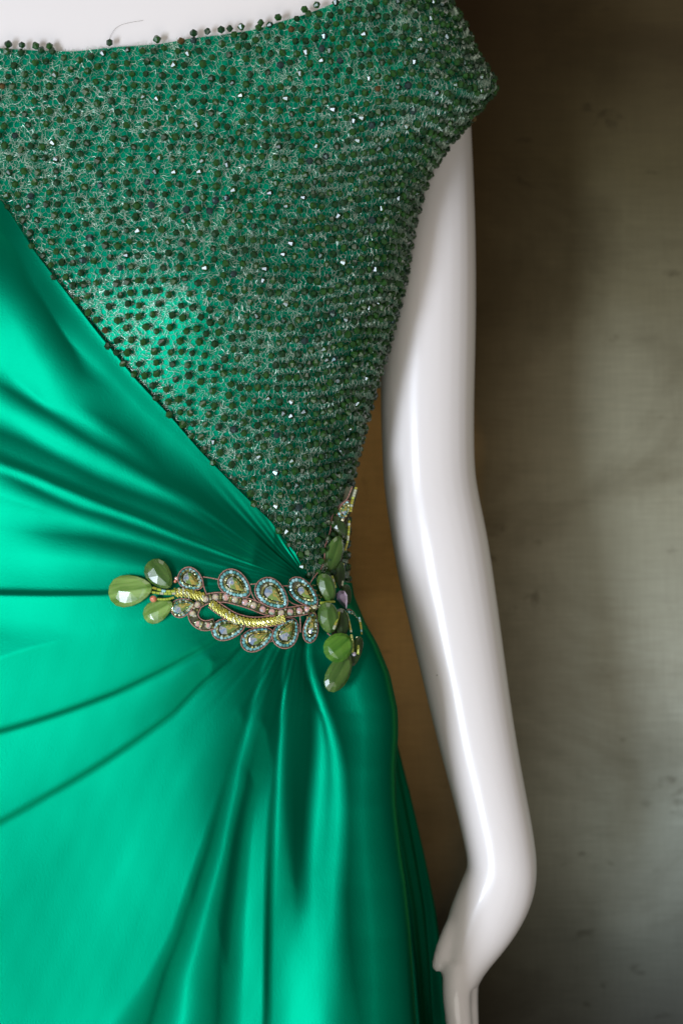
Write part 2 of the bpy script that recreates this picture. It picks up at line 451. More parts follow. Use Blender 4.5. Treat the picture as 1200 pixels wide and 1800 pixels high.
# ------------------------------------------------------------------ folds of the satin, radiating from the jewelled clasp
FC = np.array([545.0, 1035.0])
CURVES = [
    [(0, 352, .35), (62, 447, .3), (107, 502, .35), (140, 543, .45), (195, 611, .45), (240, 667, .45), (300, 732, .5), (350, 792, .5), (410, 855, .55), (475, 922, .6), (515, 977, .6)],
    [(40, 450, .3), (95, 550, .35), (125, 597, .75), (160, 630, .8), (200, 665, .7), (260, 730, .75), (300, 762, .75), (350, 810, .7), (400, 860, .65), (450, 910, .7), (490, 955, .7), (518, 990, .5)],
    [(25, 437, .15), (50, 500, .1), (80, 535, .08), (100, 565, .08), (130, 610, .12), (150, 652, .25), (190, 682, .5), (225, 710, .6), (300, 778, .7), (350, 822, .6), (400, 872, .55), (450, 918, .55), (490, 960, .5)],
    [(0, 520, .5), (40, 580, .75), (75, 640, .85), (112, 695, .75), (150, 712, .45), (187, 735, .2), (225, 760, .15), (250, 780, .2), (300, 832, .2), (350, 866, .08), (390, 899, .05), (425, 928, .05), (462, 958, .03), (500, 988, .05)],
    [(0, 620, .8), (37, 662, .9), (87, 705, .95), (125, 722, .7), (160, 742, .7), (200, 768, .5), (225, 786, .4), (287, 832, .15), (350, 872, .06), (425, 932, .05)],
    [(0, 668, .3), (25, 682, .1), (62, 707, .08), (100, 730, .1), (137, 755, .1), (175, 780, .1), (212, 800, .1), (250, 825, .1), (287, 846, .08), (350, 879, .06), (425, 936, .06), (500, 991, .05)],
    [(0, 712, .8), (37, 732, .85), (75, 758, .9), (112, 779, .9), (150, 799, .85), (200, 824, .85), (250, 848, .85), (287, 866, .75), (325, 884, .65), (362, 905, .5), (412, 936, .45), (450, 963, .45), (500, 997, .5), (525, 1013, .6)],
    [(0, 750, .15), (50, 772, .15), (87, 792, .15), (125, 813, .15), (175, 840, .12), (225, 863, .12), (287, 888, .15), (325, 907, .12), (370, 927, .15), (425, 958, .2), (480, 994, .3)],
    [(0, 772, .3), (37, 793, .35), (75, 812, .35), (125, 833, .3), (175, 860, .22), (250, 891, .33), (300, 912, .42), (337, 930, .45), (375, 952, .35), (412, 970, .3), (450, 990, .35), (487, 1011, .4)],
    [(0, 794, .1), (37, 811, .03), (75, 827, 0), (112, 846, 0), (150, 863, 0), (212, 891, 0), (250, 906, .02), (287, 923, .05), (325, 941, .1), (375, 963, .15), (425, 985, .15), (462, 1002, .15), (490, 1018, .1)],
    [(0, 810, .85), (37, 825, .9), (75, 842, .95), (125, 866, .95), (175, 889, .95), (250, 917, .95), (287, 934, .9), (325, 951, .85), (375, 971, .8), (412, 990, .8), (450, 1010, .8), (482, 1023, .6)],
    [(0, 823, .6), (37, 837, .3), (75, 857, .15), (112, 877, .15), (150, 895, .2), (200, 911, .15), (250, 931, .15), (287, 946, .15), (325, 962, .2), (362, 977, .35), (400, 995, .5), (450, 1016, .5)],
    [(0, 858, 1), (75, 890, 1), (150, 915, .9), (212, 937, .8), (275, 957, .85), (300, 966, .85), (350, 985, .8), (400, 1003, .7), (450, 1020, .6)],
    [(25, 927, .9), (87, 936, .5), (125, 941, .35), (175, 948, .25), (225, 961, .2), (275, 977, .15), (300, 985, .2), (350, 1003, .4), (420, 1018, .5)],
    [(0, 965, .95), (100, 982, .95), (200, 992, .88), (270, 1005, .75), (340, 1015, .6), (430, 1024, .5)],
    [(0, 1029, .85), (50, 1030, .7), (100, 1033, .7), (180, 1036, .6), (300, 1034, .55), (430, 1031, .5)],
    [(0, 1041, .08), (100, 1044, .1), (190, 1044, .25), (300, 1038, .5), (430, 1033, .5)],
    [(0, 1050, .95), (100, 1053, .95), (200, 1053, .9), (300, 1048, .6), (430, 1038, .5)],
    [(0, 1080, .88), (100, 1098, .95), (170, 1118, .95), (260, 1124, .9), (330, 1110, .75), (430, 1070, .5)],
    [(0, 1110, .75), (100, 1140, .82), (200, 1152, .82), (300, 1142, .7), (370, 1112, .5), (440, 1080, .5)],
    [(0, 1200, .85), (100, 1200, .88), (200, 1183, .85), (300, 1157, .6), (370, 1119, .5), (440, 1084, .5)],
    [(0, 1276, .75), (100, 1248, .8), (207, 1206, .75), (283, 1168, .5), (375, 1122, .35), (440, 1086, .4)],
    [(0, 1289, .03), (100, 1257, .03), (207, 1216, .04), (283, 1179, .08), (378, 1127, .1), (440, 1089, .3)],
    [(0, 1300, .9), (100, 1267, .9), (207, 1226, .9), (283, 1190, .85), (360, 1148, .7), (440, 1093, .5)],
    [(0, 1400, .85), (100, 1340, .88), (200, 1280, .8), (260, 1250, .6), (300, 1224, .3), (330, 1196, .15), (370, 1160, .12), (405, 1130, .2), (450, 1100, .4)],
    [(0, 1435, .7), (77, 1390, .8), (200, 1313, .8), (270, 1264, .6), (310, 1230, .2), (350, 1190, .1), (400, 1148, .12), (440, 1112, .3)],
    [(0, 1447, .03), (77, 1400, .12), (200, 1323, .12), (300, 1251, .12), (350, 1201, .08), (400, 1160, .08), (440, 1120, .25)],
    [(0, 1460, .7), (80, 1411, .9), (200, 1336, .95), (300, 1264, .85), (350, 1215, .75), (400, 1172, .7), (445, 1128, .5)],
    [(0, 1600, .5), (60, 1540, .55), (100, 1500, .68), (200, 1400, .95), (300, 1300, .8), (370, 1225, .6), (415, 1180, .45), (455, 1128, .4)],
    [(60, 1760, .6), (130, 1640, .75), (200, 1530, .95), (300, 1380, .95), (350, 1320, .8), (395, 1250, .55), (430, 1190, .45), (462, 1130, .4)],
    [(180, 1800, .78), (235, 1730, .8), (285, 1640, .85), (318, 1550, .95), (345, 1480, .95), (370, 1410, .75), (392, 1340, .5), (415, 1280, .35), (432, 1225, .35), (450, 1180, .4), (468, 1132, .4)],
    [(245, 1800, .02), (270, 1720, .02), (299, 1652, .08), (331, 1560, .2), (355, 1496, .25), (371, 1440, .3), (384, 1400, .3), (403, 1340, .3), (423, 1280, .2), (439, 1225, .25), (456, 1180, .35), (474, 1132, .4)],
    [(302, 1800, .9), (312, 1730, .9), (337, 1650, .9), (365, 1560, .95), (384, 1500, .95), (397, 1440, .95), (409, 1390, .9), (417, 1345, .85), (430, 1300, .85), (441, 1250, .9), (455, 1200, .9), (471, 1145, .85)],
    [(370, 1800, .08), (375, 1700, .08), (385, 1620, .08), (395, 1560, .08), (408, 1480, .05), (420, 1430, .1), (430, 1390, .15), (440, 1340, .15), (450, 1300, .2), (463, 1260, .25), (474, 1200, .3), (486, 1150, .35)],
    [(420, 1800, .85), (425, 1700, .95), (430, 1600, .97), (440, 1500, .95), (447, 1440, .85), (458, 1400, .7), (470, 1360, .4), (478, 1330, .3), (484, 1290, .2), (491, 1220, .15), (497, 1160, .2)],
    [(461, 1800, .85), (462, 1700, .9), (463, 1600, .92), (466, 1500, .9), (470, 1430, .85), (475, 1390, .7), (481, 1340, .35), (488, 1290, .2), (494, 1220, .15), (499, 1155, .2)],
    [(470, 1800, .12), (471, 1700, .12), (473, 1600, .15), (477, 1500, .3), (480, 1430, .35), (483, 1390, .35), (486, 1340, .3), (491, 1290, .2), (496, 1220, .15), (501, 1155, .2)],
    [(486, 1800, .7), (486, 1700, .8), (487, 1600, .85), (490, 1500, .93), (492, 1440, .93), (494, 1390, .93), (495, 1340, .93), (497, 1290, .93), (501, 1220, .93), (506, 1155, .8)],
    [(530, 1800, .9), (528, 1700, .9), (525, 1620, .85), (518, 1560, .6), (510, 1500, .5), (508, 1440, .4), (508, 1390, .35), (508, 1340, .35), (509, 1290, .35), (512, 1220, .35), (516, 1155, .35)],
    [(545, 1800, .92), (540, 1700, .92), (537, 1620, .85), (533, 1560, .3), (530, 1500, .12), (528, 1440, .08), (527, 1390, .12), (527, 1330, .2), (528, 1270, .25), (527, 1200, .3), (526, 1150, .3)],
    [(560, 1800, .92), (555, 1700, .92), (549, 1620, .9), (546, 1560, .5), (544, 1500, .2), (547, 1450, .1), (551, 1400, .1), (556, 1350, .1), (558, 1300, .1), (556, 1250, .1), (548, 1200, .1), (538, 1150, .2)],
    [(578, 1800, .85), (570, 1700, .92), (566, 1620, .95), (566, 1540, .9), (571, 1480, .9), (577, 1430, .9), (581, 1380, .88), (582, 1320, .85), (577, 1270, .7), (567, 1230, .15), (556, 1200, .1), (544, 1150, .2)],
    [(588, 1800, .7), (585, 1700, .85), (583, 1620, .9), (586, 1540, .85), (590, 1480, .75), (593, 1430, .65), (595, 1380, .55), (592, 1320, .5), (584, 1275, .4), (571, 1235, .3), (560, 1205, .5), (547, 1150, .6)],
    [(600, 1800, .5), (597, 1700, .7), (598, 1620, .85), (602, 1550, .9), (607, 1480, .9), (608, 1420, .93), (606, 1370, .9), (601, 1320, .9), (592, 1280, .9), (577, 1235, .95), (564, 1200, .95), (551, 1145, .95)],
    [(640, 1800, .08), (630, 1720, .08), (625, 1650, .1), (622, 1580, .1), (624, 1500, .12), (622, 1420, .15), (620, 1360, .1), (614, 1310, .08), (604, 1270, .1), (590, 1230, .1), (576, 1195, .15), (559, 1143, .3)],
    [(675, 1800, .12), (667, 1700, .15), (662, 1600, .22), (660, 1500, .28), (655, 1400, .28), (650, 1340, .28), (640, 1270, .28), (622, 1210, .35), (600, 1155, .35)],
    [(702, 1800, .25), (700, 1700, .25), (694, 1600, .3), (685, 1500, .3), (678, 1400, .3), (675, 1330, .3), (670, 1270, .3), (655, 1200, .35), (630, 1135, .35)],
]
RS = np.arange(0, 1500, 4.0)
AL = np.radians(np.arange(20, 250, 0.1))


def polar(px, py):
    dx, dy = np.asarray(px, float) - FC[0], np.asarray(py, float) - FC[1]
    al = np.mod(np.arctan2(-dx, -dy), 2 * math.pi)
    return np.hypot(dx, dy), al


def facing_table():
    """How squarely the cloth faces the window (0 to 1), over radius and angle round the clasp."""
    A, B = [], []
    for c in CURVES:
        c = np.array(c, float)
        r, al = polar(c[:, 0], c[:, 1])
        o = np.argsort(r)
        r, al, bb = r[o], al[o], c[o, 2]
        r = np.r_[r, 1600]
        al = np.r_[al, al[-1] + (al[-1] - al[-2]) * 0.6]
        bb = np.r_[bb, bb[-1]]
        A.append(np.interp(RS, r, al))
        B.append(np.interp(RS, r, bb))
    A, B = np.array(A), np.array(B)
    H = np.zeros((len(RS), len(AL)))
    for i, r in enumerate(RS):
        o = np.argsort(A[:, i])
        H[i] = np.interp(AL, A[o, i], B[o, i])
        H[i] = gsmooth(H[i], min(40, 1.2 / max(r, 10) / (AL[1] - AL[0])))
    return H


GS = 2.5
GX = np.arange(-230, 800, GS)
GY = np.arange(300, 2090, GS)


def bil(T, fi, fj):
    fi = np.clip(fi, 0, T.shape[0] - 1.001)
    fj = np.clip(fj, 0, T.shape[1] - 1.001)
    i, j = fi.astype(int), fj.astype(int)
    u, v = fi - i, fj - j
    return T[i, j] * (1 - u) * (1 - v) + T[i + 1, j] * u * (1 - v) + T[i, j + 1] * (1 - u) * v + T[i + 1, j + 1] * u * v


def fold_table():
    """Fold heights: slopes that turn the cloth to or from the window as the curves say, fitted into one continuous sheet."""
    H = facing_table()
    px, py = np.meshgrid(GX, GY)
    r, al = polar(px, py)
    B = np.clip(bil(H, r / 4.0, (al - AL[0]) / (AL[1] - AL[0])), 0.03, 0.985)
    ph = phi_of(px, py, 0.97)
    _, pw, n = surf(ph, py)
    a = R_tab(py) - CX
    # surface tangents per photo pixel
    dph = 1.0 / np.maximum(a * np.cos(ph), 60)
    e = 0.004
    U = (surf_raw(ph + e, py)[1] - surf_raw(ph - e, py)[1]) / (2 * e) * dph[..., None]
    V = (surf_raw(phi_of(px, py + 3, 0.97), py + 3)[1] - surf_raw(phi_of(px, py - 3, 0.97), py - 3)[1]) / 6.0
    lu, lv = np.linalg.norm(U, axis=-1), np.linalg.norm(V, axis=-1)
    hv = nrm(nrm(np.array(WINDOW.location) - pw) + nrm(np.array([0, -D, ZC]) - pw))
    hn = np.maximum((hv * n).sum(-1), 0.3)
    ax = -(hv * U / lu[..., None]).sum(-1) / hn
    ay = -(hv * V / lv[..., None]).sum(-1) / hn
    dT = SIGMA * np.sqrt(-np.log(B)) * (1 + 0.45 * np.clip((R_(92) - al) / R_(14), 0, 1) + 0.35 * np.clip((al - R_(135)) / R_(18), 0, 1))
    sgn = np.tanh(4.0 * (-0.95 * np.cos(al) - 0.2 * np.sin(al)))
    gx = ax + dT * sgn * np.cos(al)
    gy = ay - dT * sgn * np.sin(al)
    free = (B < 0.4) & (np.hypot(ax, ay) > dT)        # already turned far enough from the window
    gx, gy = np.where(free, 0, gx), np.where(free, 0, gy)
    # weight: nothing outside the sheet, calm round the side and under the clasp
    inside = (py > EDGE(px) - 3)
    m = np.where(px > 545, np.clip((py - 1030) / 60, 0, 1), np.clip((py - EDGE(px) + 60) / 40, 0, 1))
    m *= np.clip((R_tab(py) - 5 - px) / 40.0, 0, 1)
    m *= np.clip((r - 20) / 60.0, 0, 1)
    m = gsmooth(gsmooth(m, 2, 0), 2, 1)
    ny, nx = px.shape
    ky = 2 * np.pi * np.fft.fftfreq(2 * ny)[:, None] / GS
    kx = 2 * np.pi * np.fft.rfftfreq(2 * nx)[None, :] / GS
    den = kx ** 2 + ky ** 2 + (2 * np.pi / LOWCUT) ** 2 + STIFF * (kx ** 2 + ky ** 2) ** 2
    h = np.zeros_like(px)
    accx, accy = np.zeros_like(px), np.zeros_like(px)
    for it in range(60):
        hy, hx = np.gradient(h, GS)
        if it:
            cx, cy = hx / lu - ax, hy / lv - ay
            d = np.sqrt(cx ** 2 + cy ** 2) + 1e-4
            ex, ey = 0.35 * cx / d + 0.65 * sgn * np.cos(al), 0.35 * cy / d - 0.65 * sgn * np.sin(al)
            el = np.hypot(ex, ey) + 1e-4
            gx, gy = ax + ex / el * dT, ay + ey / el * dT
            k = np.minimum(d, 1.3 * dT) / d
            wf = np.clip((0.5 - B) / 0.2, 0, 1) * np.clip((d / dT - 1.0) / 0.2, 0, 1)
            wf = gsmooth(gsmooth(wf, 1.5, 0), 1.5, 1)
            gx, gy = gx + (ax + cx * k - gx) * wf, gy + (ay + cy * k - gy) * wf
            gx, gy = np.clip(gx, -1.2, 1.2), np.clip(gy, -1.2, 1.2)
        if it > 15:
            # push the fine folds a little further where the sheet did not follow
            rx, ry = (gx - hx / lu) * m * inside, (gy - hy / lv) * m * inside
            rx -= gsmooth(gsmooth(rx, 14, 0), 14, 1)
            ry -= gsmooth(gsmooth(ry, 14, 0), 14, 1)
            accx, accy = np.clip(accx + 0.12 * rx, -0.8, 0.8), np.clip(accy + 0.12 * ry, -0.8, 0.8)
        tx = np.where(inside, (gx + accx) * lu * (0.3 + 0.7 * m), 0)
        ty = np.where(inside, (gy + accy) * lv * (0.3 + 0.7 * m), 0)
        # divergence of the mirrored field: the sheet is free at its ends
        tx = np.concatenate([tx, tx[::-1]], 0)
        tx = np.concatenate([tx, -tx[:, ::-1]], 1)
        ty = np.concatenate([ty, -ty[::-1]], 0)
        ty = np.concatenate([ty, ty[:, ::-1]], 1)
        M = -(np.roll(tx, -1, 1) - np.roll(tx, 1, 1) + np.roll(ty, -1, 0) - np.roll(ty, 1, 0)) / (2 * GS)
        h = m * np.fft.irfft2(np.fft.rfft2(M) / den, s=M.shape)[:ny, :nx]
    # bring the wrapped edge down on to the bodice
    c = np.array(CURVES[0], float)
    rc, ac = polar(c[:, 0], c[:, 1])
    o = np.argsort(rc)
    ae = np.interp(RS, rc[o], ac[o]) + 0.012
    he = gsmooth(bil(h, (FC[1] - RS * np.cos(ae) - GY[0]) / GS, (FC[0] - RS * np.sin(ae) - GX[0]) / GS), 5)
    h = h - np.interp(r, RS, he) * np.exp(-((al - np.interp(r, RS, ae)) / 0.45) ** 2) * (al > 0.2)
    hy, hx = np.gradient(h, GS)
    d = np.sqrt((hx / lu - ax) ** 2 + (hy / lv - ay) ** 2)
    got = np.exp(-(d / SIGMA) ** 2)
    vis = (m > 0.9) & (px > 0) & (py < 1800)
    print('row', [round(float(q) * 1000) for q in h[int((1500 - GY[0]) / GS), ::20]], [round(float(q) * 1000) for q in h[int((900 - GY[0]) / GS), ::20]])
    print('folds', h.min(), h.max(), 'fit', np.abs(got - B)[vis].mean())
    return h


SIGMA = 0.27
LOWCUT = 3000.0
STIFF = 0.35
HT = fold_table()


def fold_h(px, py):
    px, py = np.broadcast_arrays(np.asarray(px, float), np.asarray(py, float))
    return bil(HT, (py - GY[0]) / GS, (px - GX[0]) / GS)


def patch_noise(x, y, seed, scale):
    r = np.random.default_rng(seed)
    s = np.zeros_like(x)
    for _ in range(10):
        k = r.normal(size=2) / scale
        s += np.cos(k[0] * x + k[1] * y + r.uniform(0, 6.28))
    return s / 3.2


def drape_off(px, py):
    h = fold_h(px, py)
    d = np.clip((py - EDGE(px)) * 0.6, 0, 400)            # distance inside the wrapped edge, in pixels
    low = 0.0022 - 0.0002 * d - 0.0006 * np.clip(px - 480, 0, 120)
    k = 0.0025
    t = np.clip((px + 250) / 190.0, 0, 1)                 # smooth again past the picture's edge
    v = 0.0042 + h * t * t * (3 - 2 * t)
    # small gathers where the cloth is caught under the ornament, and faint wrinkles everywhere
    r, al = polar(px, py)
    g = sum(np.cos(k * al + f + 0.02 * r * q) for k, f, q in ((37, 0.3, 0.4), (53, 1.9, -0.5), (71, 4.0, 0.2), (97, 2.2, 0.6)))
    v = v + np.where(al < 1.65, 0.00016, 0.00013) * g * np.exp(-((r - 60) / 130.0) ** 2) * np.clip((560 - px) / 60, 0, 1)
    # tucks: one layer lies on the next and ends in a turned edge
    for ci, hgt in ((16, 0.0007), (22, -0.0008), (26, -0.0008)):
        c = np.array(CURVES[ci], float)
        rc, ac = polar(c[:, 0], c[:, 1])
        o = np.argsort(rc)
        da = (al - np.interp(r, rc[o], ac[o])) * r
        v = v + hgt * np.exp(-np.clip(da, 0, 400) / 55.0) / (1 + np.exp(-np.clip(da / 1.1, -40, 40))) * np.clip((r - 70) / 50, 0, 1)
    v = v + 0.00012 * patch_noise(px, py, 91, 60) + 0.00003 * patch_noise(px, py, 92, 17)
    return low + k * np.logaddexp(0, (v - low) / k)


# ------------------------------------------------------------------ mannequin
mannequin = link('mannequin', None, None, label='glossy white mannequin wearing the gown, arm hanging with bent wrist', category='mannequin')
mannequin.location = (0, 0, 0)


def build_torso():
    # shoulders and neck run up out of the picture
    rows = np.r_[np.arange(-620, -60, 14), np.arange(-60, 150, 8), np.arange(150, 660, 20)]
    ph = np.linspace(-math.pi, math.pi, 145)[:-1]
    half = tab([(-640, 150), (-420, 155), (-330, 190), (-260, 290), (-200, 390), (-120, 500), (-60, 560), (0, 595), (150, 610), (300, 550),
                (480, 510), (700, 440), (860, 400), (1000, 390), (1100, 400), (1300, 420)], 14)
    dep = tab([(-640, 0.052), (-400, 0.054), (-300, 0.052), (-200, 0.052), (0, 0.0715), (150, 0.0825), (300, 0.088), (480, 0.085), (620, 0.08), (800, 0.075),
               (950, 0.07), (1050, 0.07), (1300, 0.08)], 30)
    g, p = np.meshgrid(ph, rows)
    px = CX + half(p) * np.sin(g)
    Y = Y0 - dep(p) * prof(g) - YAW * (px - CX) * S - 0.95 * bumps(px, p) * np.clip(np.cos(g), 0, 1) * np.clip((260 - p) / 120, 0, 1)
    v = P(px, p, Y).reshape(-1, 3)
    me = mesh_data('torso', v, grid_faces(len(rows), len(ph), True), [M_SKIN], None, True)
    link('torso', me, mannequin)


build_torso()

ARM = np.array([  # py, left edge, right edge
    (120, 706, 822), (210, 690, 828), (300, 680, 832), (400, 672, 836), (500, 668, 837), (600, 667, 836), (700, 668, 833), (800, 671, 833),
    (850, 674, 836), (900, 680, 847), (950, 688, 858), (1000, 697, 866), (1050, 708, 873), (1100, 720, 880), (1200, 744, 893), (1300, 768, 907),
    (1400, 796, 925), (1450, 808, 935), (1500, 819, 943)], float)


def build_arm():
    bag = Bag()
    Yarm = 0.110

    def loft(cent, ru, rd, k=20):
        """Closed loft: centres in the world, half width in the picture plane, half depth."""
        cent = np.asarray(cent, float)
        t = nrm(np.gradient(cent, axis=0))
        a = nrm(np.cross(t, np.array([0, 1.0, 0])))
        b = np.cross(a, t)
        ang = np.arange(k) * 2 * math.pi / k
        v = cent[:, None] + ru[:, None, None] * np.cos(ang)[None, :, None] * a[:, None] + rd[:, None, None] * np.sin(ang)[None, :, None] * b[:, None]
        n = len(cent)
        f = [tuple(int(x) for x in q) for q in grid_faces(n, k, True)]
        v = v.reshape(-1, 3)
        f.append(tuple(range(k)))
        f.append(tuple((n - 1) * k + j for j in range(k))[::-1])
        bag.add(v, f)

    # centre line of arm, wrist and palm: px, py, half width (px), half depth (px), Y
    mid = [(0.5 * (l + r), y, 0.5 * (r - l) * (0.985 if y > 880 else 1.0)) for y, l, r in ARM]
    L = []
    for cx_, y, w in mid:
        yy = Yarm - 0.02 * max(0, (y - 850) / 650)
        L.append((cx_, y, w, w * 0.98, yy))
    L += [(883, 1532, 61.5, 56, Yarm - 0.021), (876, 1562, 65, 54, Yarm - 0.022), (861, 1595, 65, 52, Yarm - 0.023), (843, 1630, 61, 52, Yarm - 0.024),
          (826, 1665, 52, 54, Yarm - 0.025), (812, 1700, 40, 56, Yarm - 0.026), (806, 1730, 33, 54, Yarm - 0.026)]
    L = np.array(L)
    s = np.arange(len(L))
    fine = np.linspace(0, len(L) - 1, 120)
    Lf = np.stack([gsmooth(np.interp(fine, s, L[:, i]), 2.2) for i in range(5)], -1)
    f = (D + Lf[:, 4]) / D
    loft(P(Lf[:, 0], Lf[:, 1], Lf[:, 4]), Lf[:, 2] * S * f, Lf[:, 3] * S * f, 28)

    def finger(pts, rad):
        pts = np.array(pts, float)
        q = np.linspace(0, len(pts) - 1, 26)
        pf = np.stack([gsmooth(np.interp(q, np.arange(len(pts)), pts[:, i]), 1.6) for i in range(3)], -1)
        rf = np.interp(q, np.arange(len(pts)), rad)
        d = np.minimum(np.arange(26), 25 - np.arange(26))
        rf = rf * np.where(np.arange(26) > 20, np.sqrt(np.clip(1 - ((np.arange(26) - 20) / 5.3) ** 2, 0.03, 1)), 1)
        ff = (D + pf[:, 2]) / D
        loft(P(pf[:, 0], pf[:, 1], pf[:, 2]), rf * S * ff, rf * S * ff * 0.95, 12)

    y0 = Yarm - 0.026
    # thumb leaves the side of the palm low on the hand
    finger([(832, 1590, y0 + 0.004), (801, 1635, y0 - 0.004), (782, 1668, y0 - 0.009), (771, 1692, y0 - 0.012), (764, 1711, y0 - 0.013)], [27, 23, 18, 13, 9])
    # index nearest the camera, then middle, ring and little behind it
    finger([(808, 1690, y0 - 0.012), (801, 1740, y0 - 0.015), (806, 1800, y0 - 0.014), (814, 1860, y0 - 0.010), (812, 1915, y0 - 0.004)], [30, 26, 24, 21, 16])
    finger([(816, 1690, y0 - 0.001), (815, 1745, y0 - 0.001), (819, 1810, y0 + 0.001), (824, 1880, y0 + 0.005), (818, 1945, y0 + 0.010)], [29, 25, 23, 20, 15])
    finger([(818, 1690, y0 + 0.010), (818, 1742, y0 + 0.012), (821, 1800, y0 + 0.014), (824, 1865, y0 + 0.018), (816, 1920, y0 + 0.022)], [27, 23, 21, 19, 14])
    finger([(822, 1680, y0 + 0.019), (822, 1725, y0 + 0.022), (822, 1770, y0 + 0.024), (820, 1815, y0 + 0.027), (810, 1855, y0 + 0.030)], [22, 20, 18, 16, 12])
    o = bag.link('arm', [M_SKIN], mannequin, True)
    rm = o.modifiers.new('fuse', 'REMESH')
    rm.mode = 'VOXEL'
    rm.voxel_size = 0.0016
    rm.use_smooth_shade = True
    sm = o.modifiers.new('relax', 'SMOOTH')
    sm.factor = 0.5
    sm.iterations = 18
    # a few scuffs of the lacquer
    for i, (x, y, rr) in enumerate([(746, 834, 1.7), (750, 838, 0.9), (768, 1187, 1.2), (806, 1236, 0.9)]):
        l = np.interp(y, ARM[:, 0], ARM[:, 1])
        r = np.interp(y, ARM[:, 0], ARM[:, 2])
        w = 0.5 * (r - l)
        u = (x - 0.5 * (l + r)) / w
        yy = Yarm - 0.02 * max(0, (y - 850) / 650) - w * S * 0.98 * math.sqrt(max(0.05, 1 - u * u)) - 0.0004
        c = P(x, y, yy)
        an = np.arange(8) * math.pi / 4
        v = np.array([c + np.array([math.cos(t) * rr * S * 1.4, -0.0002, math.sin(t) * rr * S]) for t in an] + [c + np.array([0, 0.0008, 0])])
        link('scuff', mesh_data('scuff', v, [tuple(range(8))] + [(8, (k + 1) % 8, k) for k in range(8)], [M_SPECK]), o)


build_arm()

# ------------------------------------------------------------------ gown
gown = link('gown', None, None, label='emerald green satin evening gown with beaded net bodice and gathered wrap skirt', category='dress')


def sheet(phis, vs, top, bottom, off):
    """Grid of (phi, v) between the top and bottom lines given as functions of px."""
    g, v = np.meshgrid(phis, vs)
    py = np.full_like(g, 500.0)
    for _ in range(40):
        px = CX + (R_tab(py) - CX) * np.sin(g)
        # the back of the body follows its own level line
        new = top(px, g) + v * (bottom(px, g) - top(px, g))
        py = 0.5 * py + 0.5 * new
    px, p, n = surf(g, py)
    return px, py, p + n * off(px, py, g)[..., None], n


def frontness(g):
    return np.clip((1.75 - np.abs(g)) / 0.3, 0, 1)


ph_b = np.linspace(-math.pi, math.pi, 421)
px, py, p, n = sheet(ph_b, np.linspace(0, 1, 300) ** 1.0,
                     lambda px, g: NECK(px) * frontness(g) + -120 * (1 - frontness(g)),
                     lambda px, g: np.maximum(np.where(px < 545, EDGE(px) + 34, 1030), NECK(px) + 60) * frontness(g) + 1030 * (1 - frontness(g)),
                     lambda px, py, g: np.zeros_like(px))
bodice = link('bodice', mesh_data('bodice', p, grid_faces(300, 421), [M_LINING], None, True), gown)

# ---- drape and skirt as one continuous gathered sheet
ph_d = np.r_[np.linspace(-1.75, -0.66, 60), np.linspace(-0.66, 1.62, 540)[1:], np.linspace(1.62, 3.6, 40)[1:]]
NR = 560
px, py, p, n = sheet(ph_d, np.linspace(0, 1, NR),
                     lambda px, g: EDGE(px) * frontness(g) + 1026 * (1 - frontness(g)),
                     lambda px, g: np.full_like(px, 2060.0),
                     lambda px, py, g: np.where(np.abs(g) < 1.7, drape_off(px, py), 0.0042))
link('draped_skirt', mesh_data('draped_skirt', p, grid_faces(NR, len(ph_d)), [M_SATIN], None, True), gown)

# rolled hem of the wrapped edge
e = resample([q for q in EDGE_PTS if q[0] >= -200], 5)
ph = phi_of(e[:, 0], e[:, 1])
_, pp, nn = surf(ph, e[:, 1])
v, f = tube_geo(pp + nn * 0.0034, 0.0007 + 0.00015 * noise1(len(e), 3, 3), 7)
link('hem', mesh_data('hem', v, f, [M_SATIN], None, True), gown)

# ---- rear part of the skirt seen past the front panel


def build_back_skirt():
    Rb = tab([(990, 530), (1080, 570), (1150, 630), (1230, 676), (1290, 694), (1400, 722), (1500, 745), (1600, 765), (1700, 777), (1800, 786), (2100, 800)], 12)
    rows = np.arange(1000, 2070, 10.0)
    ph = np.linspace(-0.6, 2.6, 200)
    g, q = np.meshgrid(ph, rows)
    t = np.clip((q - 1250) / 500, 0, 1.4)
    a = Rb(q) - 470
    k = 1 + t * (0.022 * np.sin(g * 13 + 0.6) + 0.012 * np.sin(g * 29 + 1.0 + q * 0.002))
    k /= (1 + t * 0.012)
    pxx = 470 + a * np.sin(g) * k
    Yb = 0.150 - (0.050 + 0.035 * t) * np.cos(g) * (1 + 4.0 * (k - 1))
    v = P(pxx, q, Yb).reshape(-1, 3)
    link('rear_skirt', mesh_data('rear_skirt', v, grid_faces(len(rows), len(ph)), [M_SATIN], None, True), gown)


build_back_skirt()

# ---- net of silver thread over the bodice


def on_bodice(q, py, off):
    """q is an arc coordinate in pixels."""
    a = R_tab(py) - CX
    ph = q / a
    px, p, n = surf(ph, py)
    return px, p + n * np.asarray(off)[..., None], ph, n


def bodice_mask(px, py, ph, grow=0.0):
    ok = (py > NECK(px) - grow) & (ph < 1.75) & (px > -75)
    ok &= np.where((px < 541) & (ph < 1.5), py < EDGE(px) + 3, py < 1022)
    return ok


